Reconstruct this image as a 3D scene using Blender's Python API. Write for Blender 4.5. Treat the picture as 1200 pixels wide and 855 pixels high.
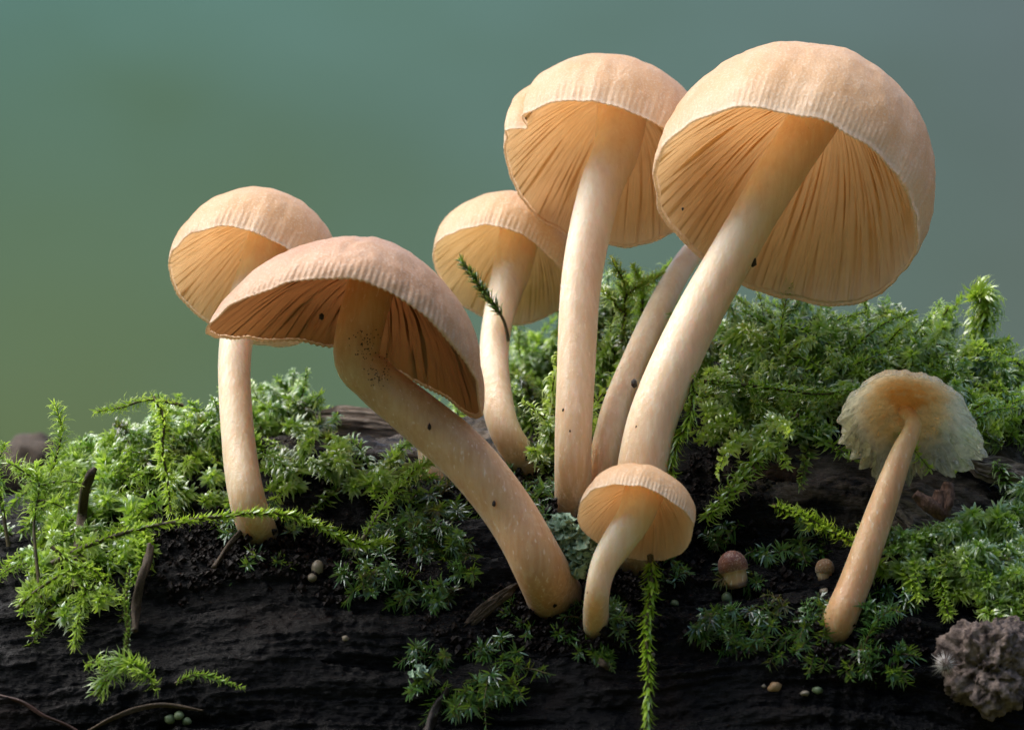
import bpy, math, random
import numpy as np
from mathutils import Vector

for o in list(bpy.data.objects):
    bpy.data.objects.remove(o)
SC = bpy.context.scene
COL = SC.collection
R = math.radians
rng = np.random.default_rng(7)
random.seed(7)

# ------------------------------------------------------------------ camera, light, exposure (1 unit = 1 cm)
CAMD, CAMZ = 60.0, 4.275
cd = bpy.data.cameras.new('camera')
cam = bpy.data.objects.new('camera', cd)
COL.objects.link(cam)
cam.location = (0, -CAMD, CAMZ)
cam.rotation_euler = (R(90), 0, 0)
cd.lens = 180
cd.sensor_width = 36
cd.clip_start = 1
cd.clip_end = 6000
cd.dof.use_dof = True
cd.dof.focus_distance = CAMD - 0.1
cd.dof.aperture_fstop = 0.34
cd.dof.aperture_blades = 0
SC.camera = cam

SUN_DIR = Vector((-0.56, 0.12, 0.82)).normalized()      # towards the light
sun_el = math.asin(SUN_DIR.z)
sun_az = math.atan2(SUN_DIR.x, SUN_DIR.y)
w = bpy.data.worlds.new('World')
SC.world = w
w.use_nodes = True
nt = w.node_tree
bg = nt.nodes['Background']
sky_n = nt.nodes.new('ShaderNodeTexSky')
sky_n.sky_type = 'NISHITA'
sky_n.sun_disc = False
sky_n.sun_elevation = sun_el
sky_n.sun_rotation = sun_az
sky_n.air_density = 1.0
sky_n.dust_density = 3.0
sky_n.ozone_density = 1.0
nt.links.new(sky_n.outputs[0], bg.inputs[0])
bg.inputs[1].default_value = 0.15
sd = bpy.data.lights.new('sun', 'SUN')
sd.energy = 2.0
sd.angle = R(66)
sd.color = (1.0, 0.97, 0.91)
sun = bpy.data.objects.new('sun', sd)
COL.objects.link(sun)
sun.rotation_euler = SUN_DIR.to_track_quat('Z', 'Y').to_euler()
sun.location = (-20, 10, 40)
SC.view_settings.view_transform = 'Standard'
SC.view_settings.look = 'None'
SC.view_settings.exposure = 1.1
SC.view_settings.gamma = 1.0
SC.cycles.max_bounces = 10
SC.cycles.transmission_bounces = 8
SC.cycles.caustics_reflective = False
SC.cycles.caustics_refractive = False
SC.cycles.sample_clamp_indirect = 4.0

# ------------------------------------------------------------------ numeric helpers
def _hash(ix, iy, iz, seed):
    h = (ix.astype(np.int64) * 374761393 + iy.astype(np.int64) * 668265263 + iz.astype(np.int64) * 2147483647 + seed * 1274126177) & 0xFFFFFFFF
    h = ((h ^ (h >> 13)) * 1274126177) & 0xFFFFFFFF
    h = ((h ^ (h >> 16)) * 2246822519) & 0xFFFFFFFF
    return ((h ^ (h >> 15)) & 0xFFFFFF) / float(0xFFFFFF)

def vnoise(x, y, z=0.0, seed=0):
    x, y, z = np.broadcast_arrays(np.asarray(x, float), np.asarray(y, float), np.asarray(z, float))
    ix, iy, iz = np.floor(x), np.floor(y), np.floor(z)
    fx, fy, fz = x - ix, y - iy, z - iz
    fx, fy, fz = [f * f * f * (f * (f * 6 - 15) + 10) for f in (fx, fy, fz)]
    out = 0
    for dx in (0, 1):
        for dy in (0, 1):
            for dz in (0, 1):
                out = out + _hash(ix + dx, iy + dy, iz + dz, seed) * (fx if dx else 1 - fx) * (fy if dy else 1 - fy) * (fz if dz else 1 - fz)
    return out * 2 - 1

def fbm(x, y, z=0.0, seed=0, octs=4, gain=0.5):
    a, s, t = 1.0, 0.0, 0.0
    f = 1.0
    for k in range(octs):
        s = s + a * vnoise(np.asarray(x) * f, np.asarray(y) * f, np.asarray(z) * f, seed + k * 17)
        t += a
        a *= gain
        f *= 2.03
    return s / t

def unit(v):
    v = np.asarray(v, float)
    return v / (np.linalg.norm(v, axis=-1, keepdims=True) + 1e-12)

def smooth(a, b, x):
    t = np.clip((np.asarray(x, float) - a) / (b - a), 0, 1)
    return t * t * (3 - 2 * t)

def P(px, py, y=0.0):
    """a point of the place, from where it is seen and its depth y"""
    s = (CAMD + y) / CAMD
    return np.array(((px - 600) / 100 * s, y, CAMZ + (427.5 - py) / 100 * s))

def catmull(pts, n):
    pts = np.asarray(pts, float)
    q = np.vstack([2 * pts[0] - pts[1], pts, 2 * pts[-1] - pts[-2]])
    out = []
    m = len(pts) - 1
    for t in np.linspace(0, m - 1e-6, n):
        i = int(t)
        f = t - i
        p0, p1, p2, p3 = q[i:i + 4]
        out.append(0.5 * ((2 * p1) + (p2 - p0) * f + (2 * p0 - 5 * p1 + 4 * p2 - p3) * f * f + (3 * p1 - p0 - 3 * p2 + p3) * f ** 3))
    return np.array(out)

def mesh_np(name, V, F, attrs=None, smooth_shade=True):
    """mesh from arrays: V (n,3), F list of (m,k) int arrays"""
    me = bpy.data.meshes.new(name)
    V = np.asarray(V, np.float32)
    if not isinstance(F, (list, tuple)):
        F = [F]
    F = [np.asarray(f, np.int32) for f in F if len(f)]
    loops = np.concatenate([f.ravel() for f in F])
    sizes = np.concatenate([np.full(len(f), f.shape[1], np.int32) for f in F])
    starts = np.concatenate([[0], np.cumsum(sizes)[:-1]]).astype(np.int32)
    me.vertices.add(len(V))
    me.vertices.foreach_set('co', V.ravel())
    me.loops.add(len(loops))
    me.loops.foreach_set('vertex_index', loops)
    me.polygons.add(len(sizes))
    me.polygons.foreach_set('loop_start', starts)
    me.polygons.foreach_set('use_smooth', np.full(len(sizes), smooth_shade, bool))
    me.update(calc_edges=True)
    me.validate()
    for k, a in (attrs or {}).items():
        at = me.attributes.new(k, 'FLOAT', 'POINT')
        at.data.foreach_set('value', np.asarray(a, np.float32))
    return me

def obj(name, me, mat, parent=None, label=None, cat=None, group=None, kind=None):
    o = bpy.data.objects.new(name, me)
    COL.objects.link(o)
    if mat is not None:
        me.materials.append(mat)
    if parent is not None:
        o.parent = parent
    for k, v in (('label', label), ('category', cat), ('group', group), ('kind', kind)):
        if v:
            o[k] = v
    return o

def thing(name, loc, label, cat, group=None):
    o = bpy.data.objects.new(name, None)
    o.empty_display_size = 0.1
    COL.objects.link(o)
    o.location = [float(c) for c in loc]
    o['label'] = label
    o['category'] = cat
    if group:
        o['group'] = group
    return o

def grid_faces(nr, nc, wrap=False):
    i = np.arange(nr - 1)[:, None]
    j = np.arange(nc if wrap else nc - 1)[None, :]
    j2 = (j + 1) % nc
    return np.stack([i * nc + j, i * nc + j2, (i + 1) * nc + j2, (i + 1) * nc + j], -1).reshape(-1, 4)

# ------------------------------------------------------------------ material helpers
class Mat:
    def __init__(s, name):
        s.m = bpy.data.materials.new(name)
        s.m.use_nodes = True
        s.t = s.m.node_tree
        s.b = s.t.nodes['Principled BSDF']
        s.out = s.t.nodes['Material Output']
    def n(s, typ, **kw):
        nd = s.t.nodes.new(typ)
        for k, v in kw.items():
            if k in nd.inputs.keys():
                s.set(nd.inputs[k], v)
            else:
                setattr(nd, k, v)
        return nd
    def set(s, inp, v):
        if isinstance(v, bpy.types.NodeSocket):
            s.t.links.new(v, inp)
        elif isinstance(v, (tuple, list)) and len(v) == 3 and inp.type == 'RGBA':
            inp.default_value = (*v, 1)
        else:
            inp.default_value = v
    def p(s, **kw):
        for k, v in kw.items():
            s.set(s.b.inputs[k.replace('_', ' ')], v)
    def coord(s):
        return s.n('ShaderNodeTexCoord').outputs['Object']
    def attr(s, name):
        return s.n('ShaderNodeAttribute', attribute_name=name).outputs['Fac']
    def scale(s, vec, xyz):
        return s.n('ShaderNodeVectorMath', operation='MULTIPLY').outputs[0] if False else s._scale(vec, xyz)
    def _scale(s, vec, xyz):
        nd = s.n('ShaderNodeMapping')
        s.set(nd.inputs['Vector'], vec)
        nd.inputs['Scale'].default_value = xyz
        return nd.outputs[0]
    def noise(s, vec, sc, det=3.0, rough=0.5, dist=0.0):
        nd = s.n('ShaderNodeTexNoise')
        s.set(nd.inputs['Vector'], vec)
        nd.inputs['Scale'].default_value = sc
        nd.inputs['Detail'].default_value = det
        nd.inputs['Roughness'].default_value = rough
        nd.inputs['Distortion'].default_value = dist
        return nd.outputs['Fac']
    def ramp(s, fac, stops):
        nd = s.n('ShaderNodeValToRGB')
        s.set(nd.inputs[0], fac)
        el = nd.color_ramp.elements
        while len(el) < len(stops):
            el.new(0.5)
        for e, (p, c) in zip(el, stops):
            e.position = p
            e.color = (*c, 1) if len(c) == 3 else c
        return nd.outputs[0]
    def mix(s, fac, a, b, mode='MIX'):
        nd = s.n('ShaderNodeMix', data_type='RGBA', blend_type=mode)
        s.set(nd.inputs[0], fac)
        s.set(nd.inputs[6], a)
        s.set(nd.inputs[7], b)
        return nd.outputs[2]
    def math(s, op, a, b=0.0, clamp=False):
        nd = s.n('ShaderNodeMath', operation=op)
        nd.use_clamp = clamp
        s.set(nd.inputs[0], a)
        s.set(nd.inputs[1], b)
        return nd.outputs[0]
    def maprange(s, v, a, b, c=0.0, d=1.0):
        nd = s.n('ShaderNodeMapRange')
        s.set(nd.inputs[0], v)
        for k, q in zip((1, 2, 3, 4), (a, b, c, d)):
            nd.inputs[k].default_value = q
        return nd.outputs[0]
    def bump(s, h, strength, dist, normal=None):
        nd = s.n('ShaderNodeBump')
        s.set(nd.inputs['Height'], h)
        nd.inputs['Strength'].default_value = strength
        nd.inputs['Distance'].default_value = dist
        if normal is not None:
            s.set(nd.inputs['Normal'], normal)
        return nd.outputs[0]

def flesh_mat(name, cols, rim, sss=0.45, frost=0.5, stem=False, radius=(1.0, 0.66, 0.40), shell=0.0):
    """moist mushroom flesh: light scatters inside it.  cols: (deep, base, pale)"""
    m = Mat(name)
    co = m.coord()
    rad = m.attr('rad')
    n1 = m.noise(co, 2.2, 4, 0.55)
    n2 = m.noise(co, 24, 3, 0.6)
    n3 = m.noise(co, 42, 2, 0.6)
    c = m.ramp(n1, [(0.3, cols[0]), (0.5, cols[1]), (0.72, cols[2])])
    if stem:
        cz = m.scale(co, (14, 14, 2.2))
        fib = m.noise(cz, 1.0, 4, 0.6)
        c = m.mix(m.maprange(rad, 0.10, 0.66, 0.95, 0.0), c, rim[0])  # amber foot, deepened in colour to stand in for weaker light low down
        c = m.mix(m.maprange(rad, 0.86, 0.98, 0.0, 0.8), c, rim[1])  # orange glow from the gills painted into the stem top
        c = m.mix(m.maprange(fib, 0.40, 0.70, 0.0, 0.55), c, cols[2])
        c = m.mix(m.maprange(fib, 0.52, 0.34, 0.0, 0.30), c, cols[0])
        flk = m.noise(m.scale(co, (26, 26, 9)), 1.0, 2, 0.5)
        c = m.mix(m.maprange(flk, 0.62, 0.72, 0.0, 0.55), c, (0.86, 0.76, 0.62))
        stn = m.noise(m.scale(co, (6, 6, 4)), 1.0, 5, 0.7)
        c = m.mix(m.maprange(stn, 0.66, 0.76, 0.0, 0.6), c, (0.33, 0.17, 0.07))
        drt = m.math('MULTIPLY', m.maprange(m.math('ADD', rad, m.math('MULTIPLY', n2, 0.10)), 0.17, 0.29, 1.0, 0.0), 0.88)
        c = m.mix(drt, c, (0.045, 0.022, 0.010))
        h = m.math('ADD', m.math('MULTIPLY', fib, 0.9), m.math('MULTIPLY', n2, 0.6))
        nrm = m.bump(h, 0.5, 0.022)
        nrm = m.bump(flk, 0.35, 0.02, nrm)
    else:
        c = m.mix(m.maprange(rad, 0.76, 0.98, 0.0, 0.85), c, rim[0])
        c = m.mix(m.maprange(rad, 0.05, 0.7, 0.5, 0.0), c, cols[0])
        spk = m.maprange(n3, 0.54, 0.64, 0.0, frost)
        c = m.mix(spk, c, (0.95, 0.87, 0.75))  # frost grains, with their sparkle painted in as pale flecks
        c = m.mix(m.maprange(n3, 0.46, 0.36, 0.0, 0.35), c, cols[0])  # grain pits darkened in the colour, in place of shading by bump
        stn = m.noise(co, 3.4, 6, 0.72)
        stn = m.math('MULTIPLY', m.maprange(stn, 0.64, 0.76, 0.0, 0.7), m.maprange(rad, 0.70, 0.97, 0.05, 1.0))
        c = m.mix(stn, c, (0.36, 0.17, 0.07))
        nrm = m.bump(m.math('ADD', n2, m.math('MULTIPLY', n3, 0.9)), 0.55, 0.018)
    m.p(Base_Color=c, Roughness=m.maprange(n2, 0.35, 0.7, 0.62, 0.30), Normal=nrm, Specular_IOR_Level=0.35)
    m.b.inputs['Sheen Weight'].default_value = 0.12
    m.p(Coat_Weight=0.22, Coat_Roughness=0.28, Coat_Normal=nrm)
    if shell:                                            # thin flesh of a cap: lets much of the light through
        t = m.n('ShaderNodeBsdfTranslucent', Color=m.mix(0.55, c, (0.98, 0.80, 0.56)))
        q = m.n('ShaderNodeMixShader')
        q.inputs[0].default_value = shell
        m.t.links.new(m.b.outputs[0], q.inputs[1])
        m.t.links.new(t.outputs[0], q.inputs[2])
        m.t.links.new(q.outputs[0], m.out.inputs[0])
    else:
        m.p(Subsurface_Weight=1.0, Subsurface_Scale=sss)
        m.b.inputs['Subsurface Radius'].default_value = radius
    return m.m

def gill_mat(name, c1, c2, trans=0.5):
    m = Mat(name)
    rad = m.attr('rad')
    co = m.coord()
    c = m.ramp(rad, [(0.0, c1), (0.55, c1), (1.0, c2)])
    c = m.mix(m.math('MULTIPLY', m.attr('crest'), 0.35), c, c2)
    c = m.mix(m.maprange(m.noise(co, 4, 3), 0.45, 0.75, 0, 0.25), c, tuple(0.7 * q for q in c1))
    d = m.n('ShaderNodeBsdfDiffuse', Color=c)
    t = m.n('ShaderNodeBsdfTranslucent', Color=c)
    g = m.n('ShaderNodeBsdfGlossy', Roughness=0.35)
    ms = m.n('ShaderNodeMixShader')
    ms.inputs[0].default_value = trans
    m.t.links.new(d.outputs[0], ms.inputs[1])
    m.t.links.new(t.outputs[0], ms.inputs[2])
    m2 = m.n('ShaderNodeMixShader')
    m2.inputs[0].default_value = 0.04
    m.t.links.new(ms.outputs[0], m2.inputs[1])
    m.t.links.new(g.outputs[0], m2.inputs[2])
    m.t.links.new(m2.outputs[0], m.out.inputs[0])
    return m.m

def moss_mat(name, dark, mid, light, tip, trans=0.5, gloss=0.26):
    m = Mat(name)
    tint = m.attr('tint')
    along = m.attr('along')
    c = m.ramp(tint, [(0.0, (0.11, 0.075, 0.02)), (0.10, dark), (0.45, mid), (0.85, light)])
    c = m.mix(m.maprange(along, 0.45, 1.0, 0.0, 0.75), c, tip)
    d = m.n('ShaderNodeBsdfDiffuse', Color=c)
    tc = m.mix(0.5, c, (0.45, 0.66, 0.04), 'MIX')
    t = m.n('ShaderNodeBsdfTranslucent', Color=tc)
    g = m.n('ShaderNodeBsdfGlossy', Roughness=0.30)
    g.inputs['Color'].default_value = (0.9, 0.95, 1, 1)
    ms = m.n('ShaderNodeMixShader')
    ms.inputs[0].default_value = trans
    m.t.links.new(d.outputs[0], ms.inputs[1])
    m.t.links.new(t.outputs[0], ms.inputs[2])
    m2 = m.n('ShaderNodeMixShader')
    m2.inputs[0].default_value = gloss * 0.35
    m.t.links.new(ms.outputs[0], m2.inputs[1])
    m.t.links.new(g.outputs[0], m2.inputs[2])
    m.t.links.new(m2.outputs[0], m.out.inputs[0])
    return m.m

def plain(name, c1, c2, sc=8.0, rough=0.7, bumpd=0.03, stretch=(1, 1, 1), spec=0.4, bstr=0.6):
    m = Mat(name)
    co = m.scale(m.coord(), stretch)
    n = m.noise(co, sc, 5, 0.6)
    c = m.ramp(n, [(0.32, c1), (0.68, c2)])
    nb = m.noise(co, sc * 2.2, 4, 0.65)
    m.p(Base_Color=c, Roughness=rough, Normal=m.bump(nb, bstr, bumpd), Specular_IOR_Level=spec)
    return m.m

CAP_COL = ((0.74, 0.45, 0.22), (0.80, 0.52, 0.28), (0.84, 0.59, 0.36))
M_CAP = flesh_mat('cap_flesh', CAP_COL, [(0.92, 0.78, 0.60)], shell=0.46, frost=0.6)
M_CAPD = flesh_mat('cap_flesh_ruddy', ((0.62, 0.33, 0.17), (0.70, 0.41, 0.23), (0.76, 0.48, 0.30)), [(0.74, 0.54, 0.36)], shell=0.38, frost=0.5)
M_STEM = flesh_mat('stem_flesh', ((0.70, 0.55, 0.37), (0.76, 0.63, 0.46), (0.82, 0.72, 0.57)),
                   [(0.52, 0.29, 0.10), (0.80, 0.50, 0.24)], sss=0.4, stem=True)
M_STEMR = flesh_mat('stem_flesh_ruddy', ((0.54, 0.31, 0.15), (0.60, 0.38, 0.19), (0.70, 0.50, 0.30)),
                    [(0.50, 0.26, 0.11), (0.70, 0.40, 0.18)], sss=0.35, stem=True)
M_GILL = gill_mat('gill', (0.95, 0.71, 0.40), (0.97, 0.86, 0.66), trans=0.68)
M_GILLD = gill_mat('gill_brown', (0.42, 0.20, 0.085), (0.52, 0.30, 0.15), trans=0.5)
M_GILLP = gill_mat('gill_pale', (0.93, 0.76, 0.44), (0.93, 0.87, 0.64), trans=0.65)
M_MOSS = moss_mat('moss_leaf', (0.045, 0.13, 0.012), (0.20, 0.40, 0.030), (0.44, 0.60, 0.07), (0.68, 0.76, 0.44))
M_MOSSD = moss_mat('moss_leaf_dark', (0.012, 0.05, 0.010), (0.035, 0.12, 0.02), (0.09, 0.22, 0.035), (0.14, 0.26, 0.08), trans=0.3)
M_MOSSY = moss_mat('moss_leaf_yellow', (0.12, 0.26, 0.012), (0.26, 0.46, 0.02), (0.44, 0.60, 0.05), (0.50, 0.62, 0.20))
M_MSTEM = plain('moss_stem', (0.03, 0.022, 0.008), (0.09, 0.07, 0.02), 14, 0.6, 0.01)
M_DIRT = plain('dirt', (0.008, 0.006, 0.005), (0.03, 0.018, 0.012), 30, 0.5, 0.02)

# ------------------------------------------------------------------ the log (a surface in x and angle)
LX = np.concatenate([np.linspace(-15, -6.6, 60, endpoint=False), np.linspace(-6.6, 6.6, 640, endpoint=False), np.linspace(6.6, 15, 60)])
TH = np.concatenate([np.linspace(-62, -22, 40, endpoint=False), np.linspace(-22, 62, 400, endpoint=False), np.linspace(62, 100, 90, endpoint=False), np.linspace(100, 230, 60)])
LYC, LR = 3.5, 5.0
XS = [-15, -6.2, -5, -4, -2.5, -1, 0.5, 2, 3.5, 5, 6, 15]
CR = [2.2, 2.55, 2.85, 3.15, 3.40, 3.55, 3.70, 3.95, 4.20, 4.15, 3.75, 2.6]
def log_surface():
    x = LX[:, None]
    th = np.radians(TH)[None, :]
    crest = np.interp(LX, XS, CR)
    crest = np.convolve(np.pad(crest, 20, 'edge'), np.ones(41) / 41, 'valid')[:, None]
    s = th * LR + 0.10 * x                         # grain drifts a little across the log
    one = np.ones_like(x * th)
    d = 0.26 * fbm(x * 0.45 * one, s * 0.55 * one, 1.3, 3, 4)
    d += 0.15 * fbm(x * 0.42 * one, s * 2.4 * one, 4.1, 11, 3)
    warp = 0.12 * fbm(x * 0.7 * one, s * 1.2 * one, 2.0, 29, 3)
    g = vnoise(x * 0.55 * one, (s + warp) * 8.5, 0.7, 41)
    d += 0.060 * (1 - np.abs(g)) ** 2
    g2 = vnoise(x * 1.3 * one, (s + warp) * 19.0, 0.3, 43)
    d += 0.024 * (1 - np.abs(g2))
    st = (s + warp * 1.5) * 1.35 + 0.25 * fbm(x * 0.25 * one, s * 0.2 * one, 8.0, 61, 2)
    d += 0.12 * (smooth(0.0, 0.85, st - np.floor(st)) - 0.5)
    lump = smooth(0.05, 0.55, fbm(x * 0.5 * one, s * 0.7 * one, 6.6, 71, 2))
    d += (0.25 + lump) * 0.09 * fbm(x * 5.0 * one, s * 5.0 * one, 0.5, 73, 4, 0.65)
    d += 0.034 * fbm(x * 9 * one, s * 14 * one, 0.9, 77, 4, 0.6)
    def blob(px, pth, wx, wt, amp):
        return amp * np.exp(-((x - px) / wx) ** 2 - ((np.degrees(th) - pth) / wt) ** 2)
    d += blob(3.6, 38, 0.75, 5.5, -0.55)           # rotted hollow under the moss on the right
    d += blob(2.4, 40, 0.5, 5.0, -0.40)
    d += blob(-1.9, 50, 0.5, 6, -0.25)
    d += blob(-3.4, 27, 0.9, 5, 0.16)              # humus pile round the left mushroom
    d += blob(0.3, 15, 0.7, 4, 0.14)
    d += blob(2.2, 78, 1.1, 16, 0.35) + blob(4.4, 76, 0.9, 14, 0.30) + blob(-3.9, 76, 1.0, 16, 0.22) + blob(1.2, 80, 0.5, 14, 0.3) + blob(5.6, 74, 0.5, 12, 0.2)
    # long drying crack low on the front
    crack = np.exp(-((np.degrees(th) - (7.2 - 0.55 * (x + 2.0) + 0.5 * vnoise(x * 1.2, 0 * x, 0, 5))) / 0.75) ** 2) * smooth(-4.4, -3.6, x) * (1 - smooth(-0.6, 0.6, x))
    d -= 0.22 * crack
    rad = LR + d
    y = LYC - rad * np.cos(th)
    z = (crest - LR) + rad * np.sin(th)
    V = np.stack([np.broadcast_to(x, y.shape), y, z], -1)
    return V, d
LOGV, LOGD = log_surface()
_tu = np.gradient(LOGV, axis=0)
_tv = np.gradient(LOGV, axis=1)
LOGN = unit(np.cross(_tu, _tv))
if LOGN[300, 200, 1] > 0:
    LOGN = -LOGN
# where each log vertex is seen from the camera position: used to find the point of the log under a given sight line
_s = CAMD / (CAMD + LOGV[..., 1])
LPX = 600 + LOGV[..., 0] * _s * 100
LPY = 427.5 - (LOGV[..., 2] - CAMZ) * _s * 100
JT = int(np.argmin(np.abs(TH - 95)))
def hit(px, py, lift=0.0):
    """first point of the log under the sight line (the crest when it passes above) and its normal"""
    i = int(np.argmin(np.abs(LPX[:, 230] - px)))
    col = LPY[i, :JT]
    k = np.nonzero(col <= py)[0]
    j = int(k[0]) if len(k) else int(np.argmin(col))
    n = unit(LOGN[max(i - 3, 0):i + 4, max(j - 4, 0):j + 5].reshape(-1, 3).mean(0))
    p = LOGV[i, j].copy()
    p[0] = (px - 600) / 100 * (CAMD + p[1]) / CAMD
    return p + n * lift, n

def m_log():
    m = Mat('wet_black_wood')
    co = m.coord()
    gr = m.scale(co, (1.0, 6.0, 6.0))
    n1 = m.noise(gr, 1.6, 6, 0.62)
    n2 = m.noise(co, 0.8, 4, 0.5)
    n3 = m.noise(m.scale(co, (3, 14, 14)), 2.0, 4, 0.6)
    c = m.ramp(n1, [(0.30, (0.0006, 0.0006, 0.0009)), (0.55, (0.0016, 0.0016, 0.002)), (0.78, (0.006, 0.0055, 0.0055))])
    c = m.mix(m.maprange(n2, 0.56, 0.72, 0, 0.65), c, (0.012, 0.006, 0.004))
    wz = m.attr('weathered')
    c = m.mix(m.math('MULTIPLY', wz, m.maprange(n3, 0.3, 0.7, 0.35, 1.0)), c, (0.21, 0.165, 0.125))
    h = m.math('ADD', m.math('MULTIPLY', n1, 0.8), m.math('MULTIPLY', n3, 0.5))
    fine = m.noise(co, 32, 4, 0.7)
    nrm = m.bump(h, 0.7, 0.07)
    nrm = m.bump(fine, 0.9, 0.025, nrm)
    m.p(Base_Color=c, Roughness=m.maprange(n3, 0.3, 0.7, 0.14, 0.42), Normal=nrm, Specular_IOR_Level=0.13)
    return m.m
_w = np.zeros(LPX.shape)
for (cx, cy, wx, wy) in ((445, 505, 90, 22), (1075, 600, 60, 45), (1180, 555, 50, 40), (930, 560, 60, 30), (560, 520, 60, 30)):
    _w += np.exp(-((LPX - cx) / wx) ** 2 - ((LPY - cy) / wy) ** 2) * (LOGV[..., 1] < 4)
_w = np.clip(_w, 0, 1) * smooth(-0.25, 0.15, fbm(LOGV[..., 0] * 1.5, LOGV[..., 1] * 5, LOGV[..., 2] * 5, 99, 3) + 0.1)
log = obj('log', mesh_np('log', LOGV.reshape(-1, 3), grid_faces(len(LX), len(TH)), {'weathered': _w.ravel()}), m_log(),
          label='rotting black wet log carrying all the mushrooms and moss', cat='log')

# ------------------------------------------------------------------ ground and far wood
def m_ground():
    m = Mat('forest_floor')
    co = m.coord()
    n = m.noise(co, 0.05, 5, 0.6)
    f = m.noise(co, 0.9, 5, 0.7)
    c = m.ramp(n, [(0.3, (0.055, 0.065, 0.022)), (0.55, (0.085, 0.095, 0.034)), (0.75, (0.11, 0.10, 0.05))])
    c = m.mix(m.maprange(f, 0.4, 0.7, 0, 0.4), c, (0.06, 0.045, 0.022))
    m.p(Base_Color=c, Roughness=0.9, Normal=m.bump(f, 0.6, 0.6))
    return m.m
gx = np.concatenate([-np.geomspace(900, 8, 40), np.linspace(-7, 7, 12), np.geomspace(8, 900, 40)])
gX, gY = np.meshgrid(gx, gx, indexing='ij')
gZ = -4.2 + 0.9 * fbm(gX * 0.06, gY * 0.06, 0, 5, 3) + 4.0 * fbm(gX * 0.006, gY * 0.006, 0, 15, 3) * smooth(40, 200, np.hypot(gX, gY))
obj('forest_floor', mesh_np('forest_floor', np.stack([gX, gY, gZ], -1).reshape(-1, 3), grid_faces(len(gx), len(gx))[:, ::-1]), m_ground(), kind='structure')

def m_wood():
    m = Mat('far_foliage')
    co = m.coord()
    big = m.noise(co, 0.006, 2, 0.5)
    mid = m.noise(co, 0.030, 3, 0.55)
    sx = m.n('ShaderNodeSeparateXYZ')
    m.set(sx.inputs[0], co)
    # broad-leaved wood at the left passes into grey leafless stems at the right
    side = m.maprange(m.math('ADD', sx.outputs[0], m.math('MULTIPLY', big, 50.0)), 0.0, 75.0, 0.0, 1.0)
    teal = m.ramp(mid, [(0.25, (0.048, 0.108, 0.074)), (0.5, (0.064, 0.148, 0.132)), (0.75, (0.084, 0.182, 0.178))])
    grey = m.ramp(mid, [(0.3, (0.058, 0.064, 0.068)), (0.7, (0.072, 0.082, 0.087))])
    c = m.mix(side, teal, grey)
    low = m.maprange(m.math('ADD', sx.outputs[2], m.math('MULTIPLY', big, 16.0)), 8.0, 58.0, 1.0, 0.0)
    c = m.mix(m.math('MULTIPLY', low, m.math('SUBTRACT', 1.0, m.math('MULTIPLY', side, 0.8))), c, (0.078, 0.108, 0.048))
    m.p(Base_Color=c, Roughness=1.0, Specular_IOR_Level=0.0)
    return m.m
na, nh = 220, 50
aa = np.linspace(0, 2 * np.pi, na, endpoint=False)[None, :]
hh = np.linspace(0, 1, nh)[:, None]
wr = 240 + (130 - 100 * smooth(-0.2, 0.9, -np.sin(aa))) * hh + 8 * fbm(np.cos(aa) * 3 + 0 * hh, np.sin(aa) * 3 + 0 * hh, hh * 1.5, 21, 2) - 20 * hh ** 2 + 2.5 * fbm(np.cos(aa) * 12 + 0 * hh, np.sin(aa) * 12 + 0 * hh, hh * 4, 23, 2)
front = smooth(-0.2, 0.9, -np.sin(aa))          # unseen wood behind the camera, made taller to shade the log front
wz = -8 + hh * (105 + 75 * front + 14 * vnoise(np.cos(aa) * 6, np.sin(aa) * 6, 0, 31))
WV = np.stack([wr * np.cos(aa), wr * np.sin(aa), wz + 0 * aa], -1)
obj('far_woodland', mesh_np('far_woodland', WV.reshape(-1, 3), grid_faces(nh, na, True)), m_wood(), kind='stuff')

# ------------------------------------------------------------------ mushroom builder
def frame(u, k):
    u = np.array([u[0], 0, u[1]], float)
    u /= np.linalg.norm(u)
    s = math.sqrt(1 - k * k)
    n = s * u + k * np.array([0, 1.0, 0])
    e1 = np.array([u[2], 0, -u[0]])               # to the right along the wide axis of the opening
    e2 = np.cross(n, e1)                          # to the far side
    if e2[1] < 0:
        e2 = -e2
    return n, e1, e2

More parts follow.
